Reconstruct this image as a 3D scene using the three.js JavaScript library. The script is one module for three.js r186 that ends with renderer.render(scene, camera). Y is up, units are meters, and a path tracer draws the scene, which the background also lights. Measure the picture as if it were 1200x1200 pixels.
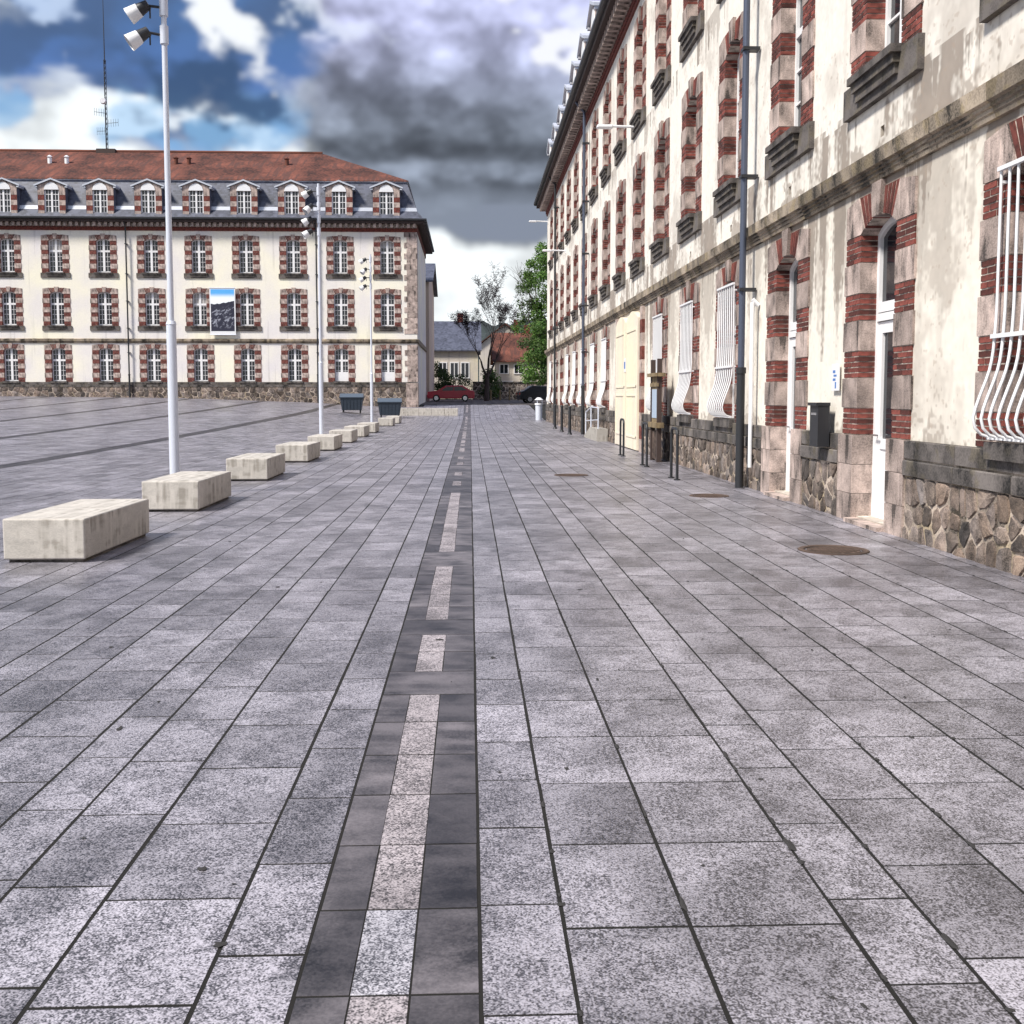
import * as THREE from 'three';
import { RoundedBoxGeometry } from 'three/addons/geometries/RoundedBoxGeometry.js';

// ---------------------------------------------------------------- camera, sky, sun, exposure
const scene = new THREE.Scene();
const F = 1250 / 1200;                                   // focal length over picture height
const camera = new THREE.PerspectiveCamera(2 * Math.atan(0.5 / F) * 180 / Math.PI, 1, 0.1, 4000);
camera.position.set(0, 1.5, 0);
camera.rotation.order = 'YXZ';
camera.rotation.set(-4.33 * Math.PI / 180, -2.245 * Math.PI / 180, 0);
camera.setViewOffset(1200, 1200, 0, 41, 1200, 1200);     // slight vertical lens shift
const EXPOSURE = 4.0;
const renderer = new THREE.WebGLRenderer({ antialias: true });
renderer.toneMapping = THREE.LinearToneMapping;
renderer.toneMappingExposure = EXPOSURE;
renderer.shadowMap.enabled = true;
renderer.shadowMap.type = THREE.PCFSoftShadowMap;
const sun = new THREE.DirectionalLight(new THREE.Color(1, 0.95, 0.87), 1.5);
sun.position.set(-62, 84, 8); sun.target.position.set(-4, 0, -34);
sun.castShadow = true; sun.shadow.radius = 20; sun.shadow.mapSize.set(4096, 4096);
Object.assign(sun.shadow.camera, { left: -70, right: 70, top: 70, bottom: -70, near: 1, far: 300 });
scene.add(sun, sun.target);

// ---------------------------------------------------------------- random numbers and noise
function rng(seed) { let a = seed >>> 0; return () => { a = (a + 0x6D2B79F5) | 0; let t = Math.imul(a ^ (a >>> 15), 1 | a); t = (t + Math.imul(t ^ (t >>> 7), 61 | t)) ^ t; return ((t ^ (t >>> 14)) >>> 0) / 4294967296; }; }
const rand = rng(77);
const LAT = new Float32Array(65536); { const r = rng(5); for (let i = 0; i < 65536; i++) LAT[i] = r(); }
function vn(x, y, px = 256, py = 256) {                  // tileable value noise 0..1
  const xf = Math.floor(x), yf = Math.floor(y); let tx = x - xf, ty = y - yf;
  tx = tx * tx * (3 - 2 * tx); ty = ty * ty * (3 - 2 * ty);
  const x0 = ((xf % px) + px) % px, x1 = (x0 + 1) % px, y0 = (((yf % py) + py) % py) << 8, y1 = ((((yf + 1) % py) + py) % py) << 8;
  const a = LAT[y0 + x0], b = LAT[y0 + x1], c = LAT[y1 + x0], d = LAT[y1 + x1];
  return a + (b - a) * tx + (c - a) * ty + (a - b - c + d) * tx * ty;
}
function fbm(x, y, oct = 4, px = 256, py = 256) { let s = 0, a = 0.5, n = 0; for (let i = 0; i < oct; i++) { s += a * vn(x + i * 17, y + i * 29, px, py); n += a; a *= 0.5; x *= 2; y *= 2; px = Math.min(256, px * 2); py = Math.min(256, py * 2); } return s / n; }
const clamp = (x, a = 0, b = 1) => Math.min(b, Math.max(a, x));
const sst = (a, b, x) => { const t = clamp((x - a) / (b - a)); return t * t * (3 - 2 * t); };
const lerp = (a, b, t) => a + (b - a) * t;

// ---------------------------------------------------------------- sky: broken cloud over blue
{
  const W = 2048, H = 1024, data = new Float32Array(W * H * 4);
  for (let j = 0; j < H; j++) {
    const el = ((j + 0.5) / H - 0.5) * 180;
    for (let i = 0; i < W; i++) {
      if (el < -2) { const k = (j * W + i) * 4; data[k] = data[k + 1] = data[k + 2] = 0.19 / EXPOSURE; data[k + 3] = 1; continue; }
      let az = ((i + 0.5) / W - 0.25) * 360; if (az > 180) az -= 360;    // 0 = down the street, + = right
      const ce = Math.max(el, 0);
      // a flat cloud deck seen in perspective
      const er = (ce + 6) * Math.PI / 180, ar = az * Math.PI / 180, R = 1 / Math.tan(er);
      const X = Math.sin(ar) * R, Y = -Math.cos(ar) * R;
      const w1 = fbm(X * 1.1 + 40, Y * 1.1 + 40, 3), w2 = fbm(X * 1.1 + 80, Y * 1.1 + 10, 3);
      const n = fbm(X * 1.7 + w1 * 1.6 + 20, Y * 1.7 + w2 * 1.6 + 60, 6);
      const m = fbm(az * 0.11 + 50 + w1 * 2, el * 0.26 + 30 + w2 * 2, 6);
      const m2 = fbm(az * 0.33 + 10, el * 0.6 + 90, 5);
      // blue air
      let r = lerp(0.42, 0.1, sst(3, 17, ce)), g = lerp(0.62, 0.2, sst(3, 17, ce)), b = lerp(0.92, 0.43, sst(3, 19, ce));
      const mix = (k, R, G, B) => { r = lerp(r, R, k); g = lerp(g, G, k); b = lerp(b, B, k); };
      const q1 = fbm(az * 0.3 + 30, el * 0.45 + 12, 5), q2 = fbm(az * 0.3 + 71, el * 0.45 + 55, 5);
      const wa = az + (q1 - 0.5) * 9, we = el + (q2 - 0.5) * 5;
      const puff = (ca, cz, ra, re, rot = 0) => { const c = Math.cos(rot), s = Math.sin(rot), x = wa - ca, y = we - cz; const X = (x * c + y * s) / ra, Y = (-x * s + y * c) / re; return sst(1.2, 0.6, Math.hypot(X, Y) + (fbm(az * 0.8 + 5, el * 1.2 + 44, 4) - 0.5) * 0.9); };
      // blue-grey shaded cloud undersides drifting in the blue
      mix(sst(0.40, 0.62, m2 * 0.55 + n * 0.5) * 0.8, 0.085, 0.14, 0.27);
      // white cumulus
      const tone = lerp(0.68, 1.15, sst(0.3, 0.6, m2 * 0.6 + q1 * 0.4));
      mix(sst(0.51, 0.58, n * 0.5 + q1 * 0.5) * 0.9, tone * 0.93, tone, tone * 1.05);
      mix(sst(15.5 + (m - 0.5) * 12, 12.2 + (m - 0.5) * 12, we), tone * 0.97, tone * 1.02, tone * 1.04);
      mix(sst(0.52, 0.62, q2) * sst(15.5, 14, el) * sst(10, 13, el) * 0.6, 0.3, 0.58, 0.9);
      mix(puff(-13.5, 15.7, 5.5, 1.5, -0.12) * 0.92, 0.055, 0.105, 0.215); mix(puff(-22, 16.6, 4, 1.3, 0.1) * 0.8, 0.08, 0.14, 0.28);
      mix(puff(-13.3, 18.7, 3.6, 1.0, -0.42) * 0.95, 1.02, 1.05, 1.08); mix(puff(-23, 18.3, 2.6, 0.8, 0.15) * 0.8, 0.62, 0.76, 1.0); mix(puff(-19.5, 20.3, 2.4, 0.9) * 0.6, 0.2, 0.32, 0.6);
      mix(puff(-9.4, 20.6, 2.6, 0.9, 0.1) * 0.95, 0.035, 0.055, 0.1);
      // bank of heavy grey cloud that fills the sky over the street
      const edge = az + 8.6 + (q1 - 0.5) * 5 + (m - 0.5) * 2 + (ce > 17 ? (17 - ce) * 0.25 : 0);
      const right = sst(168, 140, Math.abs(az) + (m - 0.5) * 20);
      const m3 = fbm(az * 0.7 + 33, el * 1.1 + 8, 4), base = 8.2 + (m2 - 0.5) * 1.4 + (m3 - 0.5) * 1.0 + Math.abs(az - 2) * 0.03;
      const gk = sst(-0.5, 1.3, edge) * right * sst(base - 0.3, base + 0.6, ce) * sst(75, 45, ce);
      let gv = lerp(0.15, 0.3, sst(10.7, 11.5, ce + (m2 - 0.5) * 1.2 + (m3 - 0.5) * 0.8)); 
      gv = lerp(gv, 0.12, sst(11.7, 12.2, ce + (m - 0.5) * 1.2) * 0.85);
      gv = lerp(gv, 0.25, sst(12.4, 14.6, ce + (m2 - 0.5) * 3));
      gv = lerp(gv, 0.56, sst(13.8, 18.5, ce + (q1 - 0.5) * 9));
      gv *= lerp(0.55, 1.6, sst(0.25, 0.75, m3 * 0.5 + q2 * 0.5)) * lerp(0.78, 1.22, fbm(az * 1.3 + 3, el * 2 + 19, 3)); gv = lerp(gv, lerp(0.235, 0.33, sst(0.3, 0.65, m3 * 0.5 + m2 * 0.5)), sst(11.2, 10.0, ce));
      const blu = sst(13, 19, ce);
      mix(gk, gv * lerp(0.84, 0.92, blu), gv * lerp(0.97, 0.97, blu), gv * lerp(1.22, 1.4, blu));
      mix(puff(-7.2, 19.4, 1.5, 1.5) * 0.7, 0.78, 0.84, 1.0); mix(puff(3.4, 20.4, 1.3, 0.9, 0.4) * 0.9, 1, 1.02, 1.08); mix(puff(6.5, 18.2, 1.8, 0.8, 0.3) * 0.9, 1, 1.02, 1.08);
      mix(sst(0.62, 0.74, n * 0.4 + q1 * 0.6) * sst(21, 27, ce) * gk, 0.95, 0.98, 1.04);
      mix(puff(-1.6, 5.6, 1.5, 0.8) * 0.6, 0.4, 0.47, 0.6);
      if (el < 0) { const t = sst(0, -6, el); r = lerp(r, 0.2, t); g = lerp(g, 0.19, t); b = lerp(b, 0.19, t); }
      const k = (j * W + i) * 4, s = 1 / EXPOSURE;
      data[k] = r * s; data[k + 1] = g * s; data[k + 2] = b * s; data[k + 3] = 1;
    }
  }
  const t = new THREE.DataTexture(data, W, H, THREE.RGBAFormat, THREE.FloatType);
  t.mapping = THREE.EquirectangularReflectionMapping; t.magFilter = t.minFilter = THREE.LinearFilter; t.wrapS = THREE.RepeatWrapping; t.needsUpdate = true;
  scene.background = t; scene.environment = t;
}

// ---------------------------------------------------------------- textures and materials
function tex(w, h, fn, size, srgb = true) {              // fn(u, v, x, y) gives linear colour; size = metres covered
  const d = new Uint8Array(w * h * 4), o = [0, 0, 0];
  const enc = v => { v = clamp(v); return 255 * (srgb ? (v <= 0.0031308 ? 12.92 * v : 1.055 * Math.pow(v, 1 / 2.4) - 0.055) : v); };
  for (let j = 0; j < h; j++) for (let i = 0; i < w; i++) { fn(i / w, j / h, o); const k = (j * w + i) * 4; d[k] = enc(o[0]); d[k + 1] = enc(o[1]); d[k + 2] = enc(o[2]); d[k + 3] = 255; }
  const t = new THREE.DataTexture(d, w, h); t.wrapS = t.wrapT = THREE.RepeatWrapping; t.magFilter = THREE.LinearFilter; t.minFilter = THREE.LinearMipmapLinearFilter; t.generateMipmaps = true;
  if (srgb) t.colorSpace = THREE.SRGBColorSpace;
  t.repeat.set(1 / size[0], 1 / size[1]); t.needsUpdate = true; return t;
}
const grey = (o, v, a = 1, b = 1, c = 1) => { o[0] = v * a; o[1] = v * b; o[2] = v * c; };
function std(color, o = {}) { return new THREE.MeshStandardMaterial({ color: new THREE.Color().setRGB(...color), roughness: 0.85, vertexColors: true, side: THREE.DoubleSide, ...o }); }
const speck = (u, v, P) => { const g = vn(u * P, v * P, P, P), g2 = vn(u * P * 2 + 31, v * P * 2 + 7, P * 2 > 256 ? 256 : P * 2, 256); return g * 0.62 + g2 * 0.38; };
// granite: salt and pepper grains of about 8 mm on a softer mottling
const graniteTex = tex(1024, 1024, (u, v, o) => {
  const i = Math.floor(u * 1024), j = Math.floor(v * 1024), g = vn(u * 256 + 0.3, v * 256, 256, 256), g2 = vn(u * 170 + 5, v * 170 + 9, 170, 170), g3 = LAT[((j * 131) & 255) * 256 + ((i * 57 + j * 7) & 255)], h = vn(u * 64 + 9, v * 64 + 3, 64, 64), c = fbm(u * 8, v * 8, 3, 8, 8);
  let k = 0.58 + (g - 0.5) * 1.05 + (g2 - 0.5) * 0.75 + (g3 - 0.5) * 0.25 + (h - 0.5) * 0.35 + (c - 0.5) * 0.6;
  grey(o, clamp(k, 0.12, 1), 0.98, 0.96, 1);
}, [0.95, 0.95]);
const graniteBump = tex(512, 512, (u, v, o) => grey(o, vn(u * 170 + 5, v * 170 + 9, 170, 170)), [0.95, 0.95], false);
const darkTex = tex(512, 512, (u, v, o) => { const c = fbm(u * 6, v * 6, 5, 6, 6), g = speck(u, v, 128), st = fbm(u * 3, v * 12, 4, 3, 12); grey(o, clamp(0.1 + c * 1.0 + (g - 0.5) * 0.45 + (st - 0.5) * 0.8, 0.12, 1), 1, 0.97, 0.98); }, [0.9, 0.9]);
const stoneTex = tex(512, 512, (u, v, o) => { const c = fbm(u * 5, v * 5, 5, 5, 5), g = vn(u * 128, v * 128, 128, 128), s = fbm(u * 14, v * 3, 4, 14, 3); const k = clamp(0.12 + c * 1.15 + (g - 0.5) * 0.35 - sst(0.5, 0.7, s) * 0.35, 0.1, 1); grey(o, k, 1, 0.97, 0.94); }, [1.3, 1.3]);
const grimeTex = tex(512, 512, (u, v, o) => { const c = fbm(u * 5, v * 5, 5, 5, 5), g = vn(u * 128, v * 128, 128, 128), s = fbm(u * 9, v * 4, 5, 9, 4), p = fbm(u * 9 + 4, v * 9, 3, 9, 9); const k = clamp(0.1 + c * 1.15 + (g - 0.5) * 0.4 - sst(0.5, 0.68, s) * 0.3, 0.07, 1); const y = sst(0.55, 0.7, p) * 0.35; o[0] = k * (1 + y * 0.1); o[1] = k * (0.96 + y * 0.02); o[2] = k * (0.93 - y * 0.4); }, [1.6, 1.6]);
const brickTex = tex(256, 256, (u, v, o) => { const c = fbm(u * 6, v * 6, 4, 6, 6), g = vn(u * 128, v * 128, 128, 128); grey(o, clamp(0.1 + c * 1.2 + (g - 0.5) * 0.45, 0.1, 1)); }, [0.4, 0.4]);
const rubbleTex = tex(512, 512, (u, v, o) => { const c = fbm(u * 8, v * 8, 5, 8, 8), g = vn(u * 128, v * 128, 128, 128), b = fbm(u * 4 + 6, v * 4, 3, 4, 4); const k = clamp(0.05 + c * 1.15 + (g - 0.5) * 0.55, 0.05, 1); o[0] = k * (0.96 + 0.1 * b); o[1] = k * 0.9; o[2] = k * (0.9 - 0.15 * b); }, [0.9, 0.9]);
const concreteTex = tex(1024, 512, (u, v, o) => {        // cast concrete with dark algae runs from the top edge
  const c = fbm(u * 10, v * 10, 5, 10, 10), g = vn(u * 200, v * 200, 200, 200), s = fbm(u * 46, v * 2.0, 4, 46, 2), s2 = fbm(u * 9 + 3, v * 2, 3, 9, 2);
  const run = sst(0.44, 0.74, s * 0.5 + s2 * 0.35 + 0.07 + (c - 0.5) * 0.55 + (g - 0.5) * 0.14) * sst(0.2, 0.6, c);
  const k = clamp(0.66 + c * 0.42 + (g - 0.5) * 0.22, 0.1, 1); o[0] = lerp(k, 0.17, run * 0.55); o[1] = lerp(k * 0.97, 0.145, run * 0.55); o[2] = lerp(k * 0.93, 0.11, run * 0.55);
}, [2.2, 0.9]);
const slateTex = tex(512, 512, (u, v, o) => { const row = Math.floor(v * 20), tt = v * 20 - row, cx = u * 14 + (row % 2) * 0.5, ci = ((Math.floor(cx) % 14) + 14) % 14; const k = 0.55 + 0.5 * LAT[row * 256 + ci] + (fbm(u * 8, v * 8, 4, 8, 8) - 0.5) * 0.7 - (tt < 0.12 ? 0.25 : 0); grey(o, clamp(k, 0.1, 1), 0.97, 0.98, 1.02); }, [3, 3]);
const tileTex = tex(1024, 512, (u, v, o) => { const row = Math.floor(v * 24), tt = v * 24 - row, cx = u * 60, ci = Math.floor(cx) % 60; const c = fbm(u * 6, v * 3, 5, 6, 3), st = fbm(u * 40, v * 3, 4, 40, 3); let k = 0.5 + 0.35 * LAT[row * 256 + ci] + (c - 0.5) * 1.3 - (tt < 0.2 ? 0.2 : 0); const moss = sst(0.48, 0.62, st * 0.6 + c * 0.4); o[0] = clamp(lerp(k, 0.3, moss * 0.7)); o[1] = clamp(lerp(k, 0.42, moss * 0.7)); o[2] = clamp(lerp(k, 0.5, moss * 0.6)); }, [9, 4.5]);
// lime render of the street front: stains below string course and sills, spalls and dirt along the plinth
const PER = 14, BAY = 3.5, TOP = 13.3;
const renderTex = tex(2048, 2048, (u, v, o) => {
  const x = u * PER, y = v * TOP, bayx = ((x + 100 * BAY + BAY / 2) % BAY) - BAY / 2;     // 0 at window axis
  const c = fbm(u * 12, v * 12, 5, 12, 12), f = fbm(u * 60, v * 60, 3, 60, 60), g = vn(u * 256, v * 256, 256, 256), s = fbm(u * 56, v * 4, 5, 56, 4), s2 = fbm(u * 18 + 5, v * 3, 4, 18, 3);
  let k = 0.92 + (c - 0.5) * 0.16 + (g - 0.5) * 0.1 + (f - 0.5) * 0.12, stain = 0; const gr = (f - 0.5) * 0.3 + (g - 0.5) * 0.12;
  if (y < 3.95) { const dy = 3.95 - y; stain = Math.max(stain, sst(0.38, 0.58, s * 0.4 + s2 * 0.6 - dy * 0.15 + 0.13 + gr) * (Math.abs(bayx) > 0.95 ? 1 : 0.6)); }
  if (y > 4.2 && y < 4.95) { stain = Math.max(stain, sst(0.38, 0.6, s * 0.6 + s2 * 0.4 + gr + 0.04 - sst(0.7, 1.35, Math.abs(bayx) + (f - 0.5) * 0.5) * 0.2 - sst(4.7, 4.95, y) * sst(0.9, 1.2, Math.abs(bayx)) * 0.3) * 0.95); }
  if (y > 8.1 && y < 8.8 && Math.abs(bayx) < 1.1) { stain = Math.max(stain, sst(0.5, 0.62, s + (y - 8.5) * 0.14 + gr) * 0.6); }
  if (y < 1.6) { stain = Math.max(stain, sst(0.46, 0.72, f * 0.6 + c * 0.4 + (1.2 - y) * 0.5 + (g - 0.5) * 0.35) * 0.75); }
  if (y > 4.2 && y < 4.65) stain = Math.max(stain, sst(0.5, 0.6, f * 0.6 + s2 * 0.4 + (4.42 - y) * 0.5 + (g - 0.5) * 0.15) * 0.75);
  stain = Math.max(stain, sst(0.47, 0.72, c * 0.55 + f * 0.3 + s * 0.15 + (y < 4 ? 0.04 : 0)) * 0.5, sst(0.5, 0.72, s * 0.7 + s2 * 0.3) * 0.32);
  { const st = fbm(u * 120 + 3, v * 5, 4, 120, 5), st2 = fbm(u * 30 + 8, v * 4, 3, 30, 4); const below = y < 3.95 ? 3.95 - y : y > 4.25 && y < 4.87 && Math.abs(bayx) < 1.2 ? 4.87 - y : y > 8.2 && y < 8.77 && Math.abs(bayx) < 1.2 ? 8.77 - y + 0.2 : 9; if (below < 2) stain = Math.max(stain, sst(0.46, 0.6, st * 0.55 + st2 * 0.5 - below * 0.13 + (g - 0.5) * 0.1) * 0.95); }
  const pit = 0.55 * sst(0.7, 0.82, fbm(u * 230 + 7, v * 210, 2, 230, 210)) * (c > 0.5 ? 1 : 0.2);
  const warm = y < 4 ? 1 : 0.4;
  o[0] = k; o[1] = k * (0.965 - 0.02 * warm); o[2] = k * (0.90 - 0.06 * warm);
  const sc = lerp(0.5, 1, f); o[0] = lerp(o[0], 0.27 * sc + 0.03, stain * 0.88); o[1] = lerp(o[1], 0.215 * sc + 0.025, stain * 0.88); o[2] = lerp(o[2], 0.175 * sc + 0.02, stain * 0.88);
  o[0] = lerp(o[0], 0.42, pit * 0.7); o[1] = lerp(o[1], 0.33, pit * 0.7); o[2] = lerp(o[2], 0.26, pit * 0.7);
}, [PER, TOP]);
const creamTex = tex(1024, 1024, (u, v, o) => { const c = fbm(u * 6, v * 6, 5, 6, 6), s = fbm(u * 50, v * 3, 4, 50, 3), g = vn(u * 256, v * 256, 256, 256); const k = 0.86 + (c - 0.5) * 0.25 + (g - 0.5) * 0.06 - sst(0.6, 0.75, s) * 0.12; o[0] = k; o[1] = k * 0.955; o[2] = k * (0.87 - (c - 0.5) * 0.3); }, [12, 13.3]);
const barkTex = tex(256, 256, (u, v, o) => grey(o, clamp(0.2 + fbm(u * 16, v * 4, 4, 16, 4) * 0.9)), [0.5, 1]);

const M = {
  granite: std([0.43, 0.416, 0.452], { map: graniteTex, roughness: 0.36, bumpMap: graniteBump, bumpScale: 0.0012 }),
  darkStone: std([0.14, 0.13, 0.137], { map: darkTex, roughness: 0.42 }),
  inlay: std([0.46, 0.42, 0.425], { map: graniteTex, roughness: 0.55 }),
  inlayPale: std([0.6, 0.59, 0.62], { map: graniteTex, roughness: 0.2 }),
  rubbleMortar: std([0.56, 0.48, 0.41], { map: grimeTex, roughness: 1 }),
  joint: std([0.008, 0.007, 0.006], { roughness: 1 }),
  asphalt: std([0.2, 0.17, 0.155], { map: darkTex, roughness: 0.95 }),
  render: std([0.9, 0.885, 0.88], { map: renderTex, roughness: 0.95 }),
  cream: std([0.95, 0.94, 0.93], { map: creamTex, roughness: 0.95 }),
  creamPaint: std([0.9, 0.84, 0.74], { map: creamTex, roughness: 0.8 }),
  stone: std([0.6, 0.49, 0.45], { map: stoneTex, roughness: 0.9 }),
  greyStone: std([0.17, 0.155, 0.15], { map: grimeTex, roughness: 0.9 }),
  string: std([0.4, 0.34, 0.27], { map: grimeTex, roughness: 0.95 }),
  mortar: std([0.66, 0.57, 0.49], { map: brickTex, roughness: 1 }),
  brick: std([0.22, 0.056, 0.042], { map: brickTex, roughness: 0.9 }),
  rubble: std([0.27, 0.24, 0.225], { map: rubbleTex, roughness: 0.95 }),
  frame: std([0.82, 0.81, 0.82], { roughness: 0.45 }),
  glass: std([0.018, 0.02, 0.026], { roughness: 0.06, metalness: 0 }),
  blind: std([0.4, 0.38, 0.36], { roughness: 0.9 }),
  slate: std([0.105, 0.112, 0.15], { map: slateTex, roughness: 0.55 }),
  zinc: std([0.6, 0.62, 0.68], { roughness: 0.35, metalness: 0.3 }),
  tile: std([0.21, 0.068, 0.042], { map: tileTex, roughness: 0.9 }),
  iron: std([0.022, 0.023, 0.027], { roughness: 0.45 }),
  darkWood: std([0.05, 0.032, 0.028], { roughness: 0.8 }),
  pipeGrey: std([0.09, 0.105, 0.15], { roughness: 0.4, metalness: 0.4 }),
  pipeBlue: std([0.03, 0.09, 0.24], { roughness: 0.4 }),
  white: std([0.8, 0.8, 0.82], { roughness: 0.4 }),
  galv: std([0.66, 0.69, 0.78], { roughness: 0.38, metalness: 0.15 }),
  concrete: std([0.62, 0.595, 0.565], { map: concreteTex, roughness: 0.95 }),
  bark: std([0.1, 0.075, 0.068], { map: barkTex, roughness: 1 }),
  twig: std([0.035, 0.026, 0.03], { roughness: 1 }),
  leaf: new THREE.MeshPhysicalMaterial({ color: new THREE.Color().setRGB(0.075, 0.165, 0.02), roughness: 0.8, vertexColors: true, side: THREE.DoubleSide, transmission: 0.3, thickness: 0 }),
  darkLeaf: std([0.035, 0.07, 0.02], { roughness: 0.9 }),
  rust: std([0.17, 0.12, 0.095], { map: darkTex, roughness: 0.9, metalness: 0.3 }),
  red: std([0.42, 0.012, 0.035], { roughness: 0.25 }),
  blackPaint: std([0.02, 0.022, 0.026], { roughness: 0.25 }),
  rubber: std([0.02, 0.02, 0.02], { roughness: 0.9 }),
  chrome: std([0.6, 0.6, 0.62], { roughness: 0.25, metalness: 0.8 }),
  lampRed: std([0.4, 0.02, 0.02], { roughness: 0.3 }),
  lens: std([0.05, 0.055, 0.06], { roughness: 0.12 }),
  bin: std([0.022, 0.033, 0.05], { roughness: 0.5 }),
  binLid: std([0.09, 0.115, 0.15], { roughness: 0.45 }),
  posterBlue: std([0.45, 0.55, 0.68], { roughness: 0.3 }),
  signBlue: std([0.08, 0.2, 0.5], { roughness: 0.5 }),
  houseWall: std([0.72, 0.68, 0.62], { map: creamTex, roughness: 0.95 }),
  pinkWall: std([0.66, 0.56, 0.52], { map: creamTex, roughness: 0.95 }),
  hill: std([0.025, 0.034, 0.032], { roughness: 1 }),
  gum: std([0.03, 0.028, 0.028], { roughness: 0.9 }),
  wood: std([0.34, 0.25, 0.14], { map: barkTex, roughness: 0.9 }),
};

// ---------------------------------------------------------------- mesh collector
const _v = new THREE.Vector3();
class MB {
  constructor() { this.p = []; this.n = []; this.u = []; this.c = []; this.col = [1, 1, 1]; this.uo = [0, 0]; }
  tint(r, g, b) { this.col = g === undefined ? [r, r, r] : [r, g, b]; return this; }
  tri(a, b, c, ua, ub, uc, ca, cb, cc) {
    const ux = b[0] - a[0], uy = b[1] - a[1], uz = b[2] - a[2], vx = c[0] - a[0], vy = c[1] - a[1], vz = c[2] - a[2];
    let nx = uy * vz - uz * vy, ny = uz * vx - ux * vz, nz = ux * vy - uy * vx; const l = Math.hypot(nx, ny, nz) || 1; nx /= l; ny /= l; nz /= l;
    const ax = Math.abs(nx), ay = Math.abs(ny), az = Math.abs(nz);
    const uv = q => ay >= ax && ay >= az ? [q[0], q[2]] : ax > az ? [q[2], q[1]] : [q[0], q[1]];
    for (const [q, w, cl] of [[a, ua, ca], [b, ub, cb], [c, uc, cc]]) { this.p.push(q[0], q[1], q[2]); this.n.push(nx, ny, nz); const t = w || uv(q); this.u.push(t[0] + this.uo[0], t[1] + this.uo[1]); const k = cl || this.col; this.c.push(k[0], k[1], k[2]); }
    return this;
  }
  quad(a, b, c, d, ua, ub, uc, ud, cs) { if (cs) { this.tri(a, b, c, ua, ub, uc, cs[0], cs[1], cs[2]); this.tri(a, c, d, ua, uc, ud, cs[0], cs[2], cs[3]); } else { this.tri(a, b, c, ua, ub, uc); this.tri(a, c, d, ua, uc, ud); } return this; }
  box(x0, x1, y0, y1, z0, z1, skip = '') {
    const A = [x0, y0, z0], B = [x1, y0, z0], C = [x1, y1, z0], D = [x0, y1, z0], E = [x0, y0, z1], G = [x1, y0, z1], H = [x1, y1, z1], I = [x0, y1, z1];
    if (!skip.includes('f')) this.quad(E, G, H, I); if (!skip.includes('b')) this.quad(B, A, D, C);
    if (!skip.includes('l')) this.quad(A, E, I, D); if (!skip.includes('r')) this.quad(G, B, C, H);
    if (!skip.includes('t')) this.quad(I, H, C, D); if (!skip.includes('u')) this.quad(A, B, G, E);
    return this;
  }
  geo(g, m) {
    g = g.index ? g.toNonIndexed() : g.clone(); if (m) g.applyMatrix4(m);
    const P = g.attributes.position, N = g.attributes.normal, U = g.attributes.uv;
    for (let i = 0; i < P.count; i++) { this.p.push(P.getX(i), P.getY(i), P.getZ(i)); this.n.push(N.getX(i), N.getY(i), N.getZ(i)); this.u.push(U ? U.getX(i) + this.uo[0] : 0, U ? U.getY(i) + this.uo[1] : 0); this.c.push(...this.col); }
    return this;
  }
  cyl(a, b, r0, r1 = r0, seg = 10, caps = true) {         // tapered rod between two points
    const A = new THREE.Vector3(...a), B = new THREE.Vector3(...b), L = A.distanceTo(B);
    const g = new THREE.CylinderGeometry(r1, r0, L, seg, 1, !caps); const q = new THREE.Quaternion().setFromUnitVectors(new THREE.Vector3(0, 1, 0), B.clone().sub(A).normalize());
    return this.geo(g, new THREE.Matrix4().compose(A.add(B).multiplyScalar(0.5), q, new THREE.Vector3(1, 1, 1)));
  }
  prism(pts, z0, z1) {                                   // polygon (x, y) counter-clockwise, extruded along z
    const n = pts.length; const cx = pts.reduce((s, q) => s + q[0], 0) / n, cy = pts.reduce((s, q) => s + q[1], 0) / n;
    for (let i = 0; i < n; i++) { const a = pts[i], b = pts[(i + 1) % n]; this.tri([cx, cy, z1], [a[0], a[1], z1], [b[0], b[1], z1]); this.quad([a[0], a[1], z0], [b[0], b[1], z0], [b[0], b[1], z1], [a[0], a[1], z1]); }
    return this;
  }
  extrudeX(prof, x0, x1) {                               // profile (z, y) swept along x, with caps
    const n = prof.length; for (let i = 0; i < n; i++) { const a = prof[i], b = prof[(i + 1) % n]; this.quad([x0, a[1], a[0]], [x1, a[1], a[0]], [x1, b[1], b[0]], [x0, b[1], b[0]]); }
    const sh = new THREE.ShapeGeometry(new THREE.Shape(prof.map(q => new THREE.Vector2(q[0], q[1])))), ix = sh.index, P = sh.attributes.position;
    for (let i = 0; i < ix.count; i += 3) for (const x of [x0, x1]) this.tri(...[0, 1, 2].map(k => [x, P.getY(ix.getX(i + k)), P.getX(ix.getX(i + k))]));
    return this;
  }
  geometry() {
    const g = new THREE.BufferGeometry(); g.setAttribute('position', new THREE.Float32BufferAttribute(this.p, 3)); g.setAttribute('normal', new THREE.Float32BufferAttribute(this.n, 3));
    g.setAttribute('uv', new THREE.Float32BufferAttribute(this.u, 2)); g.setAttribute('color', new THREE.Float32BufferAttribute(this.c, 3)); return g;
  }
  build(name, mat, parent = scene, kind) { return mesh(name, this.geometry(), mat, parent, kind); }
}
const taken = {};
function numbered(n) { const k = taken[n] = (taken[n] ?? -1) + 1; return k ? n + '_' + String(k).padStart(3, '0') : n; }
function mesh(name, g, mat, parent = scene, kind) { const m = new THREE.Mesh(g, mat); m.name = parent === scene ? numbered(name) : name; m.castShadow = m.receiveShadow = true; if (kind) m.userData.kind = kind; parent.add(m); return m; }
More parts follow.
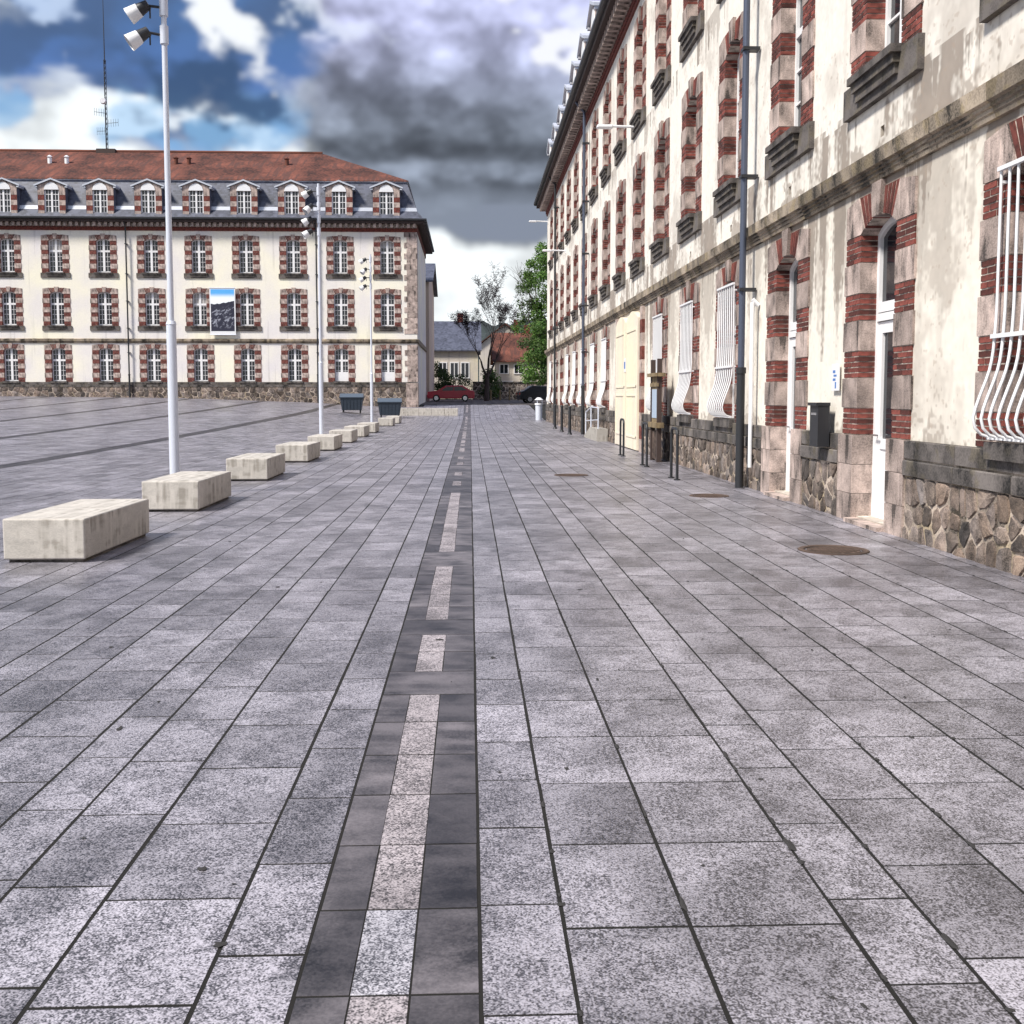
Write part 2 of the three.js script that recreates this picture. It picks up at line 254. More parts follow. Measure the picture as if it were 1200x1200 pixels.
function tag(o, label, category, group) { o.userData.label = label; o.userData.category = category; if (group) o.userData.group = group; return o; }
function thing(name, label, category, pos = [0, 0, 0], turn = 0, group) { const g = new THREE.Group(); g.name = numbered(name); g.position.set(...pos); g.rotation.y = turn; scene.add(g); return tag(g, label, category, group); }
function part(name, parent) { const g = new THREE.Group(); g.name = name; parent.add(g); return g; }
function structure(o, label, category) { o.userData.kind = 'structure'; return tag(o, label, category); }

// ---------------------------------------------------------------- terrain
const WALL_X = 4.65, LEFT_D = 81.3;
function rise(X, d) {
  let s = 0; if (d > 64) { const t = d - 64; s = t < 4 ? 0.045 * t * t / 8 : 0.045 * (t - 2); if (d > 85) s = 0.045 * 19 + 0.014 * (Math.min(d, 110) - 85); }
  const w = sst(-5, -12, X); if (w <= 0) return s;
  const R = X > -10 ? 0.95 : X > -22 ? lerp(0.95, 1.37, (-X - 10) / 12) : lerp(1.37, 1.5, clamp((-X - 22) / 13));
  const q = R * Math.pow(clamp((d - 22) / 56.8), 1.4); return lerp(s, Math.max(q, d > 85 ? s : 0), w);
}
{ // one sheet to the horizon
  const xs = [-900, -400, -200, -100, -60], ds = [-300, -120, -60, -30, -12, -4];
  for (let x = -45; x < -13; x += 2) xs.push(x); for (let x = -13; x < -4; x += 0.5) xs.push(x); for (let x = -4; x <= 6; x += 2) xs.push(x); xs.push(20, 60, 140, 400, 900);
  for (let d = 0; d < 112; d += 1) ds.push(d); ds.push(116, 130, 180, 300, 600, 1100, 1800);
  const b = new MB();
  for (let i = 0; i + 1 < xs.length; i++) for (let j = 0; j + 1 < ds.length; j++) { const P = (x, d) => [x, rise(x, d) - (d > 61 || x < -4.6 ? 0.012 : 0.0012), -d]; b.quad(P(xs[i], ds[j]), P(xs[i + 1], ds[j]), P(xs[i + 1], ds[j + 1]), P(xs[i], ds[j + 1])); }
  structure(b.build('ground', M.joint), 'dark sandy bed under the paving, reaching to the horizon', 'ground');
}

// ---------------------------------------------------------------- paving
function project(X, Y, d) { const y = 464 - (Y - 1.5) * 1250 / d, x = 551 + X * 1250 / d; return [x, y]; }
function slab(b, x0, x1, d0, d1, tint, cham) {           // x across, d away from the camera
  const jt = () => (rand() - 0.5) * 0.0035; x0 += jt(); x1 += jt(); d0 += jt(); d1 += jt();
  const H = (x, d) => rise(x, d), e = 0, t = -0.035;
  const o = (LAT[(b.k = (b.k || 0) + 1) & 65535] - 0.5) * 0.0; const uo = [rand() * 7, rand() * 7];
  const top = [[x0 + e, d0 + e], [x1 - e, d0 + e], [x1 - e, d1 - e], [x0 + e, d1 - e]], out = [[x0, d0], [x1, d0], [x1, d1], [x0, d1]];
  const st = (x, d) => { const n = fbm(x * 0.9 + 50, d * 0.55 + 50, 3), m = fbm(x * 2.3 + 20, d * 1.3 + 70, 2); const dirt = fbm(x * 3.6 + 90, d * 2.6 + 15, 4); const k = tint * (1 + (n - 0.5) * 0.35 + (m - 0.5) * 0.25) * (1 - 0.3 * sst(0.55, 0.64, dirt)); return [k, k, k * 1.0]; };
  const cs = out.map(q => st(q[0], q[1])); const uvt = out.map(q => [q[0] + uo[0], q[1] + uo[1]]);
  const T = top.map(q => [q[0], H(q[0], q[1]) + o, -q[1]]), B = out.map(q => [q[0], H(q[0], q[1]) + o - e, -q[1]]), D = out.map(q => [q[0], H(q[0], q[1]) + t, -q[1]]);
  const N = (d0 + d1) / 2 < 15 ? 5 : 1;
  if (N === 1) b.quad(T[0], T[1], T[2], T[3], ...uvt, cs);
  else { const G = []; for (let j = 0; j <= N; j++) for (let i = 0; i <= N; i++) { const x = lerp(x0, x1, i / N), d = lerp(d0, d1, j / N); G.push([[x, H(x, d), -d], [x + uo[0], d + uo[1]], st(x, d)]); } for (let j = 0; j < N; j++) for (let i = 0; i < N; i++) { const q = [G[j * (N + 1) + i], G[j * (N + 1) + i + 1], G[(j + 1) * (N + 1) + i + 1], G[(j + 1) * (N + 1) + i]]; b.quad(q[0][0], q[1][0], q[2][0], q[3][0], q[0][1], q[1][1], q[2][1], q[3][1], q.map(e => e[2])); } }
  for (let i = 0; i < 4; i++) { const j = (i + 1) % 4; if (e) b.quad(B[i], B[j], T[j], T[i], uvt[i], uvt[j], uvt[j], uvt[i], [cs[i], cs[j], cs[j], cs[i]]); b.quad(D[i], D[j], B[j], B[i], uvt[i], uvt[j], uvt[j], uvt[i], [cs[i], cs[j], cs[j], cs[i]]); }
}
const SL = 0.565;
function lanes(start, end, widths, first) { const L = []; let x = start, i = 0; const sg = Math.sign(end - start); while (sg * (end - x) > 0.1) { const w = i === 0 && first ? first : widths[i % widths.length]; let x2 = x + sg * w; if (sg * (end - x2) < 0.1) x2 = end; L.push([Math.min(x, x2), Math.max(x, x2)]); x = x2; i++; } return L; }
function pave(name, label, L, dEnd, nSingle, dStart = 0) {
  const root = new THREE.Group(); root.name = name; scene.add(root); structure(root, label, 'pavement');
  const all = [];
  for (const [a, c] of L) { let d = dStart - rand() * SL; while (d < (typeof dEnd === 'function' ? dEnd(a) : dEnd)) { const len = rand() < 0.12 ? SL * 0.82 : SL; const d1 = d + len; if (d1 > dStart + 0.1) all.push([a + 0.0065, c - 0.0065, Math.max(d, dStart) + 0.0055, d1 - 0.0055, 0.92 + (rand() - 0.5) * 0.5]); d = d1; } }
  const area = s => { const dm = Math.max(0.5, (s[2] + s[3]) / 2); const [x, y] = project((s[0] + s[1]) / 2, 0, dm); if (x < -60 || x > 1260 || y > 1280) return 0; return 1 / (dm * dm * dm); };
  all.sort((p, q) => area(q) - area(p));
  const rest = new MB();
  all.forEach((s, i) => { if (i < nSingle && area(s) > 0) { const b = new MB(); slab(b, ...s, true); b.build('slab', M.granite, root); } else slab(rest, ...s, (s[2] + s[3]) / 2 < 14); });
  if (rest.p.length) rest.build('slabs', M.granite, root, 'stuff');
}
const squareEnd = x => x < -3.6 ? LEFT_D - 0.1 : 84;
pave('street_pavement', 'grey granite slabs in long lanes between dark strip and stained facade', lanes(0.022, WALL_X - 0.02, [0.25, 0.36, 0.44], 0.24), 84, 300);
pave('promenade_pavement', 'grey granite slabs in long lanes between dark strip and concrete blocks', lanes(-0.445, -9.75, [0.24, 0.41, 0.31]), squareEnd, 300);
const stripX = [-10, -15.2, -20.4, -25.5, -30.6];
{ // the big square beyond the first dark band
  const L = []; let e = -10.25; for (const nx of [-15.2, -20.4, -25.5, -30.6, -36.5]) { L.push(...lanes(e, nx + 0.25, [0.44, 0.62, 0.5])); e = nx - 0.25; }
  pave('square_pavement', 'pale granite slabs of the rising square before the long barracks', L.filter(q => q[1] - q[0] > 0.05), LEFT_D - 0.1, 0, 14);
}
for (const [i, x] of stripX.entries()) { const b = new MB(); for (let d = 12; d < LEFT_D - 0.2; d += 1) slab(b, x - 0.245, x + 0.245, d + 0.003, Math.min(d + 1, LEFT_D - 0.12) - 0.003, 0.5, false); const m = b.build('stone_band', M.darkStone); structure(m, ['dark stone band next to the concrete blocks', 'second dark stone band across the square from the blocks', 'third dark stone band across the square from the blocks', 'fourth dark stone band across the square from the blocks', 'farthest dark stone band across the square from the blocks'][i], 'paving'); }
{ // dark strip with the pale inlay down the middle of the street
  const root = new THREE.Group(); root.name = 'dark_paving_strip'; scene.add(root); structure(root, 'dark stone strip with broken pale inlay running down the street', 'paving');
  const far = new MB(), farI = new MB(), L = 0.452; let d = 2.13 - 5 * L, i = -5; const r = rng(9);
  const has = dm => dm < 5.34 || (dm > 5.85 && dm < 6.78) || (dm > 7.1 && dm < 9.2) || (dm > 10.1 && dm < 16.6) || (dm > 18 && LAT[Math.floor(dm * 0.9) + 40] > 0.42);
  while (d < 84) {
    const dm = d + L / 2, a = d + 0.005, e = d + L - 0.005, t = () => 0.55 + r() * 0.95, near = dm < 12 && dm > 1.2, c = near;
    const put = (x0, x1, mat, tt) => { if (near) { const b = new MB(); slab(b, x0, x1, a, e, tt, c); b.build(mat === M.darkStone ? 'slab' : 'inlay_slab', mat, root); } else slab(mat === M.darkStone ? far : farI, x0, x1, a, e, tt, false); };
    if (has(dm)) { put(-0.44, -0.308, M.darkStone, t()); put(-0.304, -0.157, dm > 2.5 && dm < 3.05 ? M.inlayPale : M.inlay, 0.95 + r() * 0.2); put(-0.153, 0.016, M.darkStone, t()); }
    else put(-0.44, 0.016, M.darkStone, t() * 1.1);
    d += L; i++;
  }
  far.build('slabs', M.darkStone, root, 'stuff'); farI.build('inlay_slabs', M.inlay, root, 'stuff');
}
{ // road at the end of the street, with a kerb
  const b = new MB(); const P = (x, d) => [x, rise(x, d) + (d > 84.2 ? -0.004 : -0.004), -d];
  for (let d = 84.3; d < 106; d += 2) for (let x = -60; x < 60; x += 4) b.quad(P(x, d), P(x + 4, d), P(x + 4, d + 2), P(x, d + 2));
  structure(b.build('road', M.asphalt), 'brownish asphalt road crossing the end of the street', 'road');
}
{ // chewing gum, leaves and dark drips trodden into the slabs
  const b = new MB(), r = rng(31);
  for (let i = 0; i < 330; i++) { const d = 2 + Math.pow(r(), 1.3) * 22, X = -6 + r() * 10.5; const R = 0.004 + r() * r() * 0.018, n = 11, e = 0.5 + r(); const pts = []; const a0 = r() * 6; for (let k = 0; k < n; k++) { const a = a0 + k / n * 6.283, q = R * (0.6 + r() * 0.7); pts.push([X + Math.cos(a) * q * e, rise(X, d) + 0.0035, -d - Math.sin(a) * q / e]); } for (let k = 0; k < n; k++) b.tri([X, rise(X, d) + 0.005, -d], pts[k], pts[(k + 1) % n]); }
  let lx = 0.03; const edges = [0.03 + 0.235]; { const w = [0.25, 0.36, 0.44]; let i = 1, x = 0.265; while (x < 4.4) { x += w[i++ % 3]; edges.push(x); } }
  for (let i = 0; i < 420; i++) { const d = 2 + r() * 17, X = edges[Math.floor(r() * edges.length)]; if (X < 0.5 && r() < 0.6) continue; const L = 0.012 + r() * r() * 0.06, W = 0.005 + r() * 0.009, n = 12, pts = []; for (let k = 0; k < n; k++) { const a = k / n * 6.283, q = 0.6 + r() * 0.7; pts.push([X + Math.cos(a) * q * W, 0.002, -d - Math.sin(a) * q * L]); } for (let k = 0; k < n; k++) b.tri([X, 0.005, -d], pts[k], pts[(k + 1) % n]); }
  tag(b.build('gum_spots', M.gum, scene, 'stuff'), 'small dark gum spots and moss crumbs between the granite slabs', 'dirt');
}

// ---------------------------------------------------------------- barracks module (two buildings of one pattern)
const OW = 1.05, SH = 2.36, RISE = 0.16, AR = (OW * OW / 4 + RISE * RISE) / (2 * RISE), AYC = SH - (AR - RISE), AL = Math.asin(OW / 2 / AR), RING = 0.36, SW = 0.48;
const FLOORS = [1.04, 5.2, 9.1];
function archOutline(inset, y0, n = 8) { const w = OW / 2 - inset, R = AR - inset, al = Math.asin(w / R), pts = [[-w, y0], [w, y0]]; for (let i = 0; i <= n; i++) { const a = al - 2 * al * i / n; pts.push([R * Math.sin(a), AYC + R * Math.cos(a)]); } return pts; }
const pathOf = (pts, dx = 0, dy = 0, C = THREE.Path) => { const s = new C(); pts.forEach((q, i) => i ? s.lineTo(q[0] + dx, q[1] + dy) : s.moveTo(q[0] + dx, q[1] + dy)); s.closePath(); return s; };
const brickGeo = {}; function brickShape(w, h, zz) { const k = w.toFixed(3) + '_' + h.toFixed(3); if (!brickGeo[k]) brickGeo[k] = [0, 1, 2].map(i => new MB().tint([0.5, 0.95, 1.4][i]).box(-w / 2, w / 2, 0, h, -zz, 0.02).geometry()); return brickGeo[k]; }
const wedge = (a0, a1, r0, r1) => { const P = (a, r) => [r * Math.sin(a), AYC + r * Math.cos(a)]; const am = (a0 + a1) / 2; return [P(a0, r0), P(a0, r1), P(am, r1), P(a1, r1), P(a1, r0), P(am, r0)].reverse(); };
function makeSurround(level, seed, sides = [-1, 1], key = 0.36) {   // level 2: single bricks, 1: single stones, 0: joined
  const g = new THREE.Group(); g.name = 'window_surround'; const r = rng(seed);
  const bk = new MB(), stn = new MB(); let y = 0;
  for (const s of [-1, 1]) new MB().box(s > 0 ? OW / 2 + 0.004 : -OW / 2 - SW + 0.007, s > 0 ? OW / 2 + SW - 0.007 : -OW / 2 - 0.004, 0, SH, -0.31, 0.013).build('mortar', M.mortar, g);
  const stone = (fn, nm = 'stone_block') => { if (level > 0) { const b = new MB(); b.tint(0.65 + r() * 0.55); b.uo = [r() * 3, r() * 3]; fn(b); b.build(nm, M.stone, g); } else { stn.tint(0.85 + r() * 0.3); fn(stn); } };
  for (let i = 0; i < 7; i++) {
    const h = i % 2 ? 0.36 : 0.32;
    for (const s of [-1, 1]) {
      const x0 = s > 0 ? OW / 2 - 0.004 : -OW / 2 - SW, x1 = s > 0 ? OW / 2 + SW : -OW / 2 + 0.004, single = level === 2 && sides.includes(s);
      if (i % 2) stone(b => b.box(x0 - (s < 0 ? 0.03 : 0), x1 + (s > 0 ? 0.03 : 0), y + 0.004, y + h - 0.004, -0.32, 0.028));
      else if (level === 0) { for (let c = 0; c < 5; c++) bk.tint(0.6 + r() * 0.6).box(x0, x1, y + c * 0.064 + 0.006, y + c * 0.064 + 0.06, -0.3, 0.02); }
      else {
        for (let c = 0; c < 5; c++) {
          const ws = c % 2 ? [0.112, 0.24, 0.112] : [0.238, 0.238]; const rw = (x1 - x0); let x = x0; const f = (rw - 0.015 * (ws.length - 1)) / ws.reduce((p, q) => p + q, 0);
          for (const w0 of ws) { const w = w0 * f, yy = y + c * 0.064 + 0.007; const v = Math.floor(r() * 3); if (single) { const m = mesh('brick', brickShape(w, 0.05, 0.3)[v], M.brick, g); m.position.set(x + w / 2, yy, (r() - 0.5) * 0.006); } else bk.tint([0.5, 0.95, 1.4][v]).box(x, x + w, yy, yy + 0.05, -0.3, 0.02 + (r() - 0.5) * 0.004, 'b'); x += w + 0.015; }
        }
      }
    }
    y += h;
  }
  // head: springers, soldier bricks, keystone
  const a1 = AL * 0.78, HT = SH + 0.44, xt = a => Math.tan(a) * (HT - AYC);
  for (const s of [-1, 1]) {
    const flip = P => { P = P.map(q => [q[0] * s, q[1]]); return s < 0 ? P.reverse() : P; };
    stone(b => b.prism(flip([[OW / 2, SH + 0.004], [OW / 2 + SW, SH + 0.004], [OW / 2 + SW, HT - 0.06], [xt(a1), HT], [AR * Math.sin(a1), AYC + AR * Math.cos(a1)]]), -0.3, 0.028), 'springer_stone');
    const n = 4, k0 = 0.13, W = (b0, b1) => flip([[AR * Math.sin(b0), AYC + AR * Math.cos(b0)], [AR * Math.sin(b1), AYC + AR * Math.cos(b1)], [xt(b1), HT], [xt(b0), HT]]);
    for (let i = 0; i < n; i++) bk.tint(0.6 + r() * 0.6).prism(W(k0 + (a1 - k0) * i / n + 0.011, k0 + (a1 - k0) * (i + 1) / n - 0.011), -0.3, 0.02);
    new MB().prism(W(k0 + 0.004, a1 - 0.004).map(q => [q[0], q[1] > SH + 0.3 ? q[1] - 0.008 : q[1] + 0.008]), -0.3, 0.012).build('mortar', M.mortar, g);
  }
  stone(b => b.prism([[-0.1, AYC + AR - 0.02], [0.1, AYC + AR - 0.02], [0.16, AYC + AR + key], [-0.16, AYC + AR + key]], -0.3, 0.06), 'keystone');
  bk.build('brickwork', M.brick, g, 'stuff');
  if (level === 0) stn.build('stonework', M.stone, g, 'stuff');
  return g;
}
function makeWindow(bars, y0 = 0.06, blind = 0, panel = 0) {   // recessed casement with mullion, transom and glazing bars
  const g = new THREE.Group(); g.name = 'window'; const Z = -0.2, yT = 1.62;
  const sh = pathOf(archOutline(-0.02, y0 - 0.02), 0, 0, THREE.Shape); sh.holes.push(pathOf(archOutline(0.065, y0 + 0.08)));
  const b = new MB().geo(new THREE.ExtrudeGeometry(sh, { depth: 0.08, bevelEnabled: false }), new THREE.Matrix4().makeTranslation(0, 0, Z - 0.08));
  b.build('frame', M.frame, g);
  const mw = bars === 'small' ? 0.08 : 0.055; const m = new MB().box(-mw, mw, y0 + 0.08, AYC + AR - 0.06, Z - 0.07, Z + 0.015); m.build('mullion', M.frame, g);
  new MB().box(-OW / 2 + 0.06, -0.055, yT - mw * 0.9, yT + mw * 0.9, Z - 0.07, Z + 0.008).box(0.055, OW / 2 - 0.06, yT - mw * 0.9, yT + mw * 0.9, Z - 0.07, Z + 0.008).build('transom', M.frame, g);
  const gbs = [], rows = bars === 'small' ? 4 : 3; const ya = y0 + 0.08, w = bars === 'small' ? 0.022 : 0.03;
  for (const s of [-1, 1]) {
    const gb = new MB(), xa = s > 0 ? 0.055 : -OW / 2 + 0.065, xb = s > 0 ? OW / 2 - 0.065 : -0.055; gbs.push(gb);
    for (let i = 1; i < rows; i++) { const y = ya + (yT - 0.05 - ya) * i / rows; (bars === 'small' ? gb : (gbs.push(new MB()), gbs[gbs.length - 1])).box(xa, xb, y - w / 2, y + w / 2, Z - 0.055, Z - 0.01); }
    if (bars === 'small') { const xm = (xa + xb) / 2; gb.box(xm - w / 2, xm + w / 2, ya, AYC + AR - 0.09, Z - 0.054, Z - 0.011); gb.box(xa, xb, 2.04, 2.04 + w, Z - 0.055, Z - 0.01); }
  }
  for (const gb of gbs) if (gb.p.length) gb.build(bars === 'small' ? 'glazing_bars' : 'glazing_bar', M.frame, g);
  if (bars === 'small') new MB().box(-OW / 2 + 0.03, OW / 2 - 0.03, y0, AYC + AR - 0.1, Z - 0.05, Z - 0.044).build('panes', M.glass, g);
  else for (const s of [-1, 1]) { const xa = s > 0 ? 0.05 : -OW / 2 + 0.05, xb = s > 0 ? OW / 2 - 0.05 : -0.05; for (let i = 0; i < rows; i++) { const q = (yT - 0.03 - ya) / rows; new MB().box(xa, xb, ya + q * i - 0.008, ya + q * (i + 1) - 0.008, Z - 0.05, Z - 0.044).build('pane', M.glass, g); } new MB().box(xa, xb, yT, AYC + AR - 0.1, Z - 0.05, Z - 0.044).build('pane', M.glass, g); }
  if (blind) new MB().box(-OW / 2 + 0.05, OW / 2 - 0.05, 2.4 - blind, 2.4, Z - 0.043, Z - 0.036).build('blind', M.blind, g);
  if (panel) new MB().box(-OW / 2 + 0.03, OW / 2 - 0.03, y0, y0 + panel, Z - 0.03, Z + 0.03).build('panel', M.frame, g);
  return g;
}
function makeSill(full) {
  const b = new MB().tint(0.9); const w = OW / 2;
  if (full) { b.box(-w - 0.56, w + 0.56, -0.36, -0.002, -0.3, 0.075); b.box(-w - 0.14, w + 0.14, -0.055, 0.03, -0.22, 0.19); b.box(-w - 0.1, w + 0.1, -0.15, -0.055, 0.06, 0.15); b.box(-w - 0.07, w + 0.07, -0.26, -0.15, 0.06, 0.115); }
  else { b.box(-w - 0.1, w + 0.1, -0.09, 0.06, -0.25, 0.13); }
  const g = new THREE.Group(); const m = b.build('sill', M.greyStone, g); return m;
}
function makeGrille() {                                  // white bars swelling out at the foot
  const g = new THREE.Group(); g.name = 'window_grille'; const n = 9, w = OW / 2 + 0.06, y0 = 0.1, y1 = 2.42;
  const path = x => new THREE.CatmullRomCurve3([[0.07, y1], [0.07, 1.6], [0.075, 1.1], [0.11, 0.72], [0.21, 0.42], [0.25, 0.26], [0.2, 0.14], [0.09, y0]].map(q => new THREE.Vector3(x, q[1], q[0])));
  const geo = new MB().geo(new THREE.TubeGeometry(path(0), 28, 0.014, 6, false)).geometry();
  for (let i = 0; i < n; i++) { const m = mesh('bar', geo, M.white, g); m.position.x = -w + 2 * w * i / (n - 1); }
  for (const [y, z] of [[y1 - 0.01, 0.07], [0.98, 0.084], [y0, 0.09]]) new MB().box(-w - 0.02, w + 0.02, y - 0.018, y + 0.018, z - 0.008, z + 0.03).build('rail', M.white, g);
  for (const s of [-1, 1]) for (const y of [2.3, 0.98]) new MB().box(s * w - 0.012, s * w + 0.012, y - 0.012, y + 0.012, -0.02, 0.075).build('fixing', M.white, g);
  return g;
}
function makeDoor() {                                    // tall glazed door with fanlight, base at y = -1.0
  const g = new THREE.Group(); g.name = 'door'; const Z = -0.18, yb = -0.99, w = OW / 2;
  const sh = pathOf(archOutline(-0.02, yb), 0, 0, THREE.Shape); sh.holes.push(pathOf(archOutline(0.075, yb + 0.03)));
  new MB().geo(new THREE.ExtrudeGeometry(sh, { depth: 0.1, bevelEnabled: false }), new THREE.Matrix4().makeTranslation(0, 0, Z - 0.1)).build('frame', M.frame, g);
  new MB().box(-w + 0.06, w - 0.06, 1.34, 1.43, Z - 0.09, Z + 0.015).box(-w + 0.06, w - 0.06, 1.445, 1.56, Z - 0.09, Z + 0.005).build('transom', M.frame, g);
  const leaf = new MB(); const xa = -w + 0.08, xb = w - 0.08;
  leaf.box(xa, xa + 0.11, yb + 0.02, 1.33, Z - 0.07, Z - 0.01).box(xb - 0.11, xb, yb + 0.02, 1.33, Z - 0.07, Z - 0.01).box(xa + 0.11, xb - 0.11, 1.2, 1.33, Z - 0.07, Z - 0.011).box(xa + 0.11, xb - 0.11, -0.16, -0.04, Z - 0.07, Z - 0.011).box(xa + 0.11, xb - 0.11, yb + 0.02, yb + 0.2, Z - 0.07, Z - 0.011).box(xa + 0.11, xb - 0.11, yb + 0.2, -0.16, Z - 0.06, Z - 0.03);
  leaf.build('leaf', M.frame, g);
  new MB().box(xa + 0.11, xb - 0.11, -0.04, 1.2, Z - 0.05, Z - 0.044).build('pane', M.glass, g);
  new MB().box(-w + 0.06, w - 0.06, 1.56, AYC + AR - 0.09, Z - 0.05, Z - 0.044).build('pane', M.glass, g);
  const hd = new MB(); hd.cyl([xa + 0.05, 0.0, Z - 0.01], [xa + 0.05, 0.0, Z + 0.05], 0.012).cyl([xa + 0.05, 0.0, Z + 0.045], [xa + 0.17, 0.0, Z + 0.045], 0.011); hd.build('handle', M.chrome, g);
  new MB().tint(1.1).box(-w + 0.004, w - 0.004, yb - 0.2, yb - 0.005, -0.3, 0.16).build('threshold', M.stone, g);
  return g;
}
function makeDormer(detail) {
  const g = new THREE.Group(); g.name = 'dormer'; const W = 0.95;
  const outer = new THREE.Shape(); outer.moveTo(-W, 0); outer.lineTo(W, 0); outer.lineTo(W, 1.72); outer.lineTo(0, 2.06); outer.lineTo(-W, 1.72); outer.closePath();
  const hole = [[-0.5, 0.12], [0.5, 0.12]]; for (let i = 0; i <= 6; i++) { const a = 0.9 - 1.8 * i / 6; hole.push([0.638 * Math.sin(a), 1.03 + 0.638 * Math.cos(a)]); }
  outer.holes.push(pathOf(hole));
  new MB().geo(new THREE.ExtrudeGeometry(outer, { depth: 1.9, bevelEnabled: false }), new THREE.Matrix4().makeTranslation(0, 0, -1.88)).build('wall', M.slate, g);
  const st = new MB(), bk = new MB();
  for (const s of [-1, 1]) for (let i = 0; i < 5; i++) { const y = 0.06 + i * 0.29, a = s > 0 ? 0.5 : -W + 0.03, c = s > 0 ? W - 0.03 : -0.5; (i % 2 ? bk : st).tint(0.9 + 0.2 * LAT[i + 40]).box(a, c, y, y + 0.28, -0.1, i % 2 ? 0.04 : 0.05); }
  st.prism([[-W + 0.03, 1.5], [W - 0.03, 1.5], [W - 0.03, 1.74], [0, 2.04], [-W + 0.03, 1.74]], 0.021, 0.045); st.build('stonework', M.stone, g, 'stuff'); bk.build('brickwork', M.brick, g, 'stuff');
  new MB().prism([[-0.5, 1.52], [0.5, 1.52], [0.42, 1.74], [0.22, 1.88], [0, 1.93], [-0.22, 1.88], [-0.42, 1.74]], 0.046, 0.075).build('tympanum', M.white, g);
  const f = part('window', g), Z = -0.03; const fr = new MB(); fr.box(-0.5, -0.42, 0.12, 1.5, Z - 0.05, Z).box(0.42, 0.5, 0.12, 1.5, Z - 0.05, Z).box(-0.42, 0.42, 0.12, 0.24, Z - 0.05, Z).box(-0.06, 0.06, 0.24, 1.64, Z - 0.05, Z + 0.01);
  for (const s of [-1, 1]) { for (let i = 1; i < 4; i++) { const y = 0.24 + i * 0.34; fr.box(s > 0 ? 0.06 : -0.42, s > 0 ? 0.42 : -0.06, y - 0.015, y + 0.015, Z - 0.04, Z - 0.01); } fr.box(s * 0.24 - 0.015, s * 0.24 + 0.015, 0.24, 1.56, Z - 0.041, Z - 0.011); }
  fr.build('frame', M.frame, f); new MB().box(-0.5, 0.5, 0.13, 1.66, Z - 0.046, Z - 0.042).build('panes', M.glass, f);
  const rf = new MB(); for (const s of [-1, 1]) { const P = [[s * (W + 0.18), 1.7], [0, 2.08], [0, 2.17], [s * (W + 0.18), 1.79]]; if (s < 0) P.reverse(); rf.prism(P, -1.9, 0.18); rf.box(s > 0 ? W - 0.02 : -W - 0.14, s > 0 ? W + 0.14 : -W + 0.02, 1.63, 1.7, -1.5, 0.14); } rf.build('roof', M.zinc, g);
  return g;
}
function rubble(b, x0, x1, y0, y1, cell, seed, z, each) {   // Voronoi field stones with recessed joints
  const r = rng(seed), nx = Math.max(1, Math.round((x1 - x0) / cell)), ny = Math.max(1, Math.round((y1 - y0) / (cell * 1.08))), cw = (x1 - x0) / nx, ch = (y1 - y0) / ny, P = [];
  for (let j = 0; j < ny; j++) { P.push([]); for (let i = 0; i < nx; i++) P[j].push([x0 + (i + 0.5 + (r() - 0.5) * 0.95 + (j % 2 ? 0.22 : -0.22)) * cw, y0 + (j + 0.5 + (r() - 0.5) * 0.85) * ch]); }
  for (let j = 0; j < ny; j++) for (let i = 0; i < nx; i++) {
    const c = P[j][i]; let poly = [[x0, y0], [x1, y0], [x1, y1], [x0, y1]].map(q => [clamp(q[0], c[0] - cell * 2, c[0] + cell * 2), q[1]]);
    for (let dj = -2; dj <= 2; dj++) for (let di = -2; di <= 2; di++) { const o = P[j + dj]?.[i + di]; if (!o || (!di && !dj)) continue; const mx = (c[0] + o[0]) / 2, my = (c[1] + o[1]) / 2, nx_ = o[0] - c[0], ny_ = o[1] - c[1], l = Math.hypot(nx_, ny_); const side = q => ((q[0] - mx) * nx_ + (q[1] - my) * ny_) / l + 0.004 + 0.012 * LAT[(i * 13 + j * 7 + di * 3 + dj * 5 + 900) & 65535]; const out = []; for (let k = 0; k < poly.length; k++) { const A = poly[k], B = poly[(k + 1) % poly.length], sa = side(A), sb = side(B); if (sa <= 0) out.push(A); if (sa * sb < 0) { const t = sa / (sa - sb); out.push([lerp(A[0], B[0], t), lerp(A[1], B[1], t)]); } } poly = out; }
    if (poly.length < 3) continue;
    // round the corners once
    const rd = []; for (let k = 0; k < poly.length; k++) { const A = poly[k], B = poly[(k + 1) % poly.length]; const ca = 0.06 + r() * 0.16, cb = 0.94 - r() * 0.16, jt = () => (r() - 0.5) * 0.014, mm = [lerp(A[0], B[0], 0.5) + jt(), lerp(A[1], B[1], 0.5) + jt()]; rd.push([lerp(A[0], B[0], ca), lerp(A[1], B[1], ca)], mm, [lerp(A[0], B[0], cb), lerp(A[1], B[1], cb)]); }
    const cx = rd.reduce((s, q) => s + q[0], 0) / rd.length, cy = rd.reduce((s, q) => s + q[1], 0) / rd.length;
    const t = 0.35 + r() * 1.15, w = (r() - 0.5) * 0.12, mb = each ? (each(cx) ? new MB() : b) : b; mb.tint(t * (1 + w), t, t * (1 - w)); mb.uo = [r() * 5, r() * 5];
    const zt = z + 0.01 + r() * 0.022, top = rd.map(q => [lerp(cx, q[0], 0.86), lerp(cy, q[1], 0.86), zt - r() * 0.014]);
    for (let k = 0; k < rd.length; k++) { const k2 = (k + 1) % rd.length; mb.tri([cx, cy, zt + 0.006], top[k], top[k2]); mb.quad([rd[k][0], rd[k][1], z - 0.01], [rd[k2][0], rd[k2][1], z - 0.01], top[k2], top[k]); }
    if (each && mb !== b) each(cx, mb);
  }
}
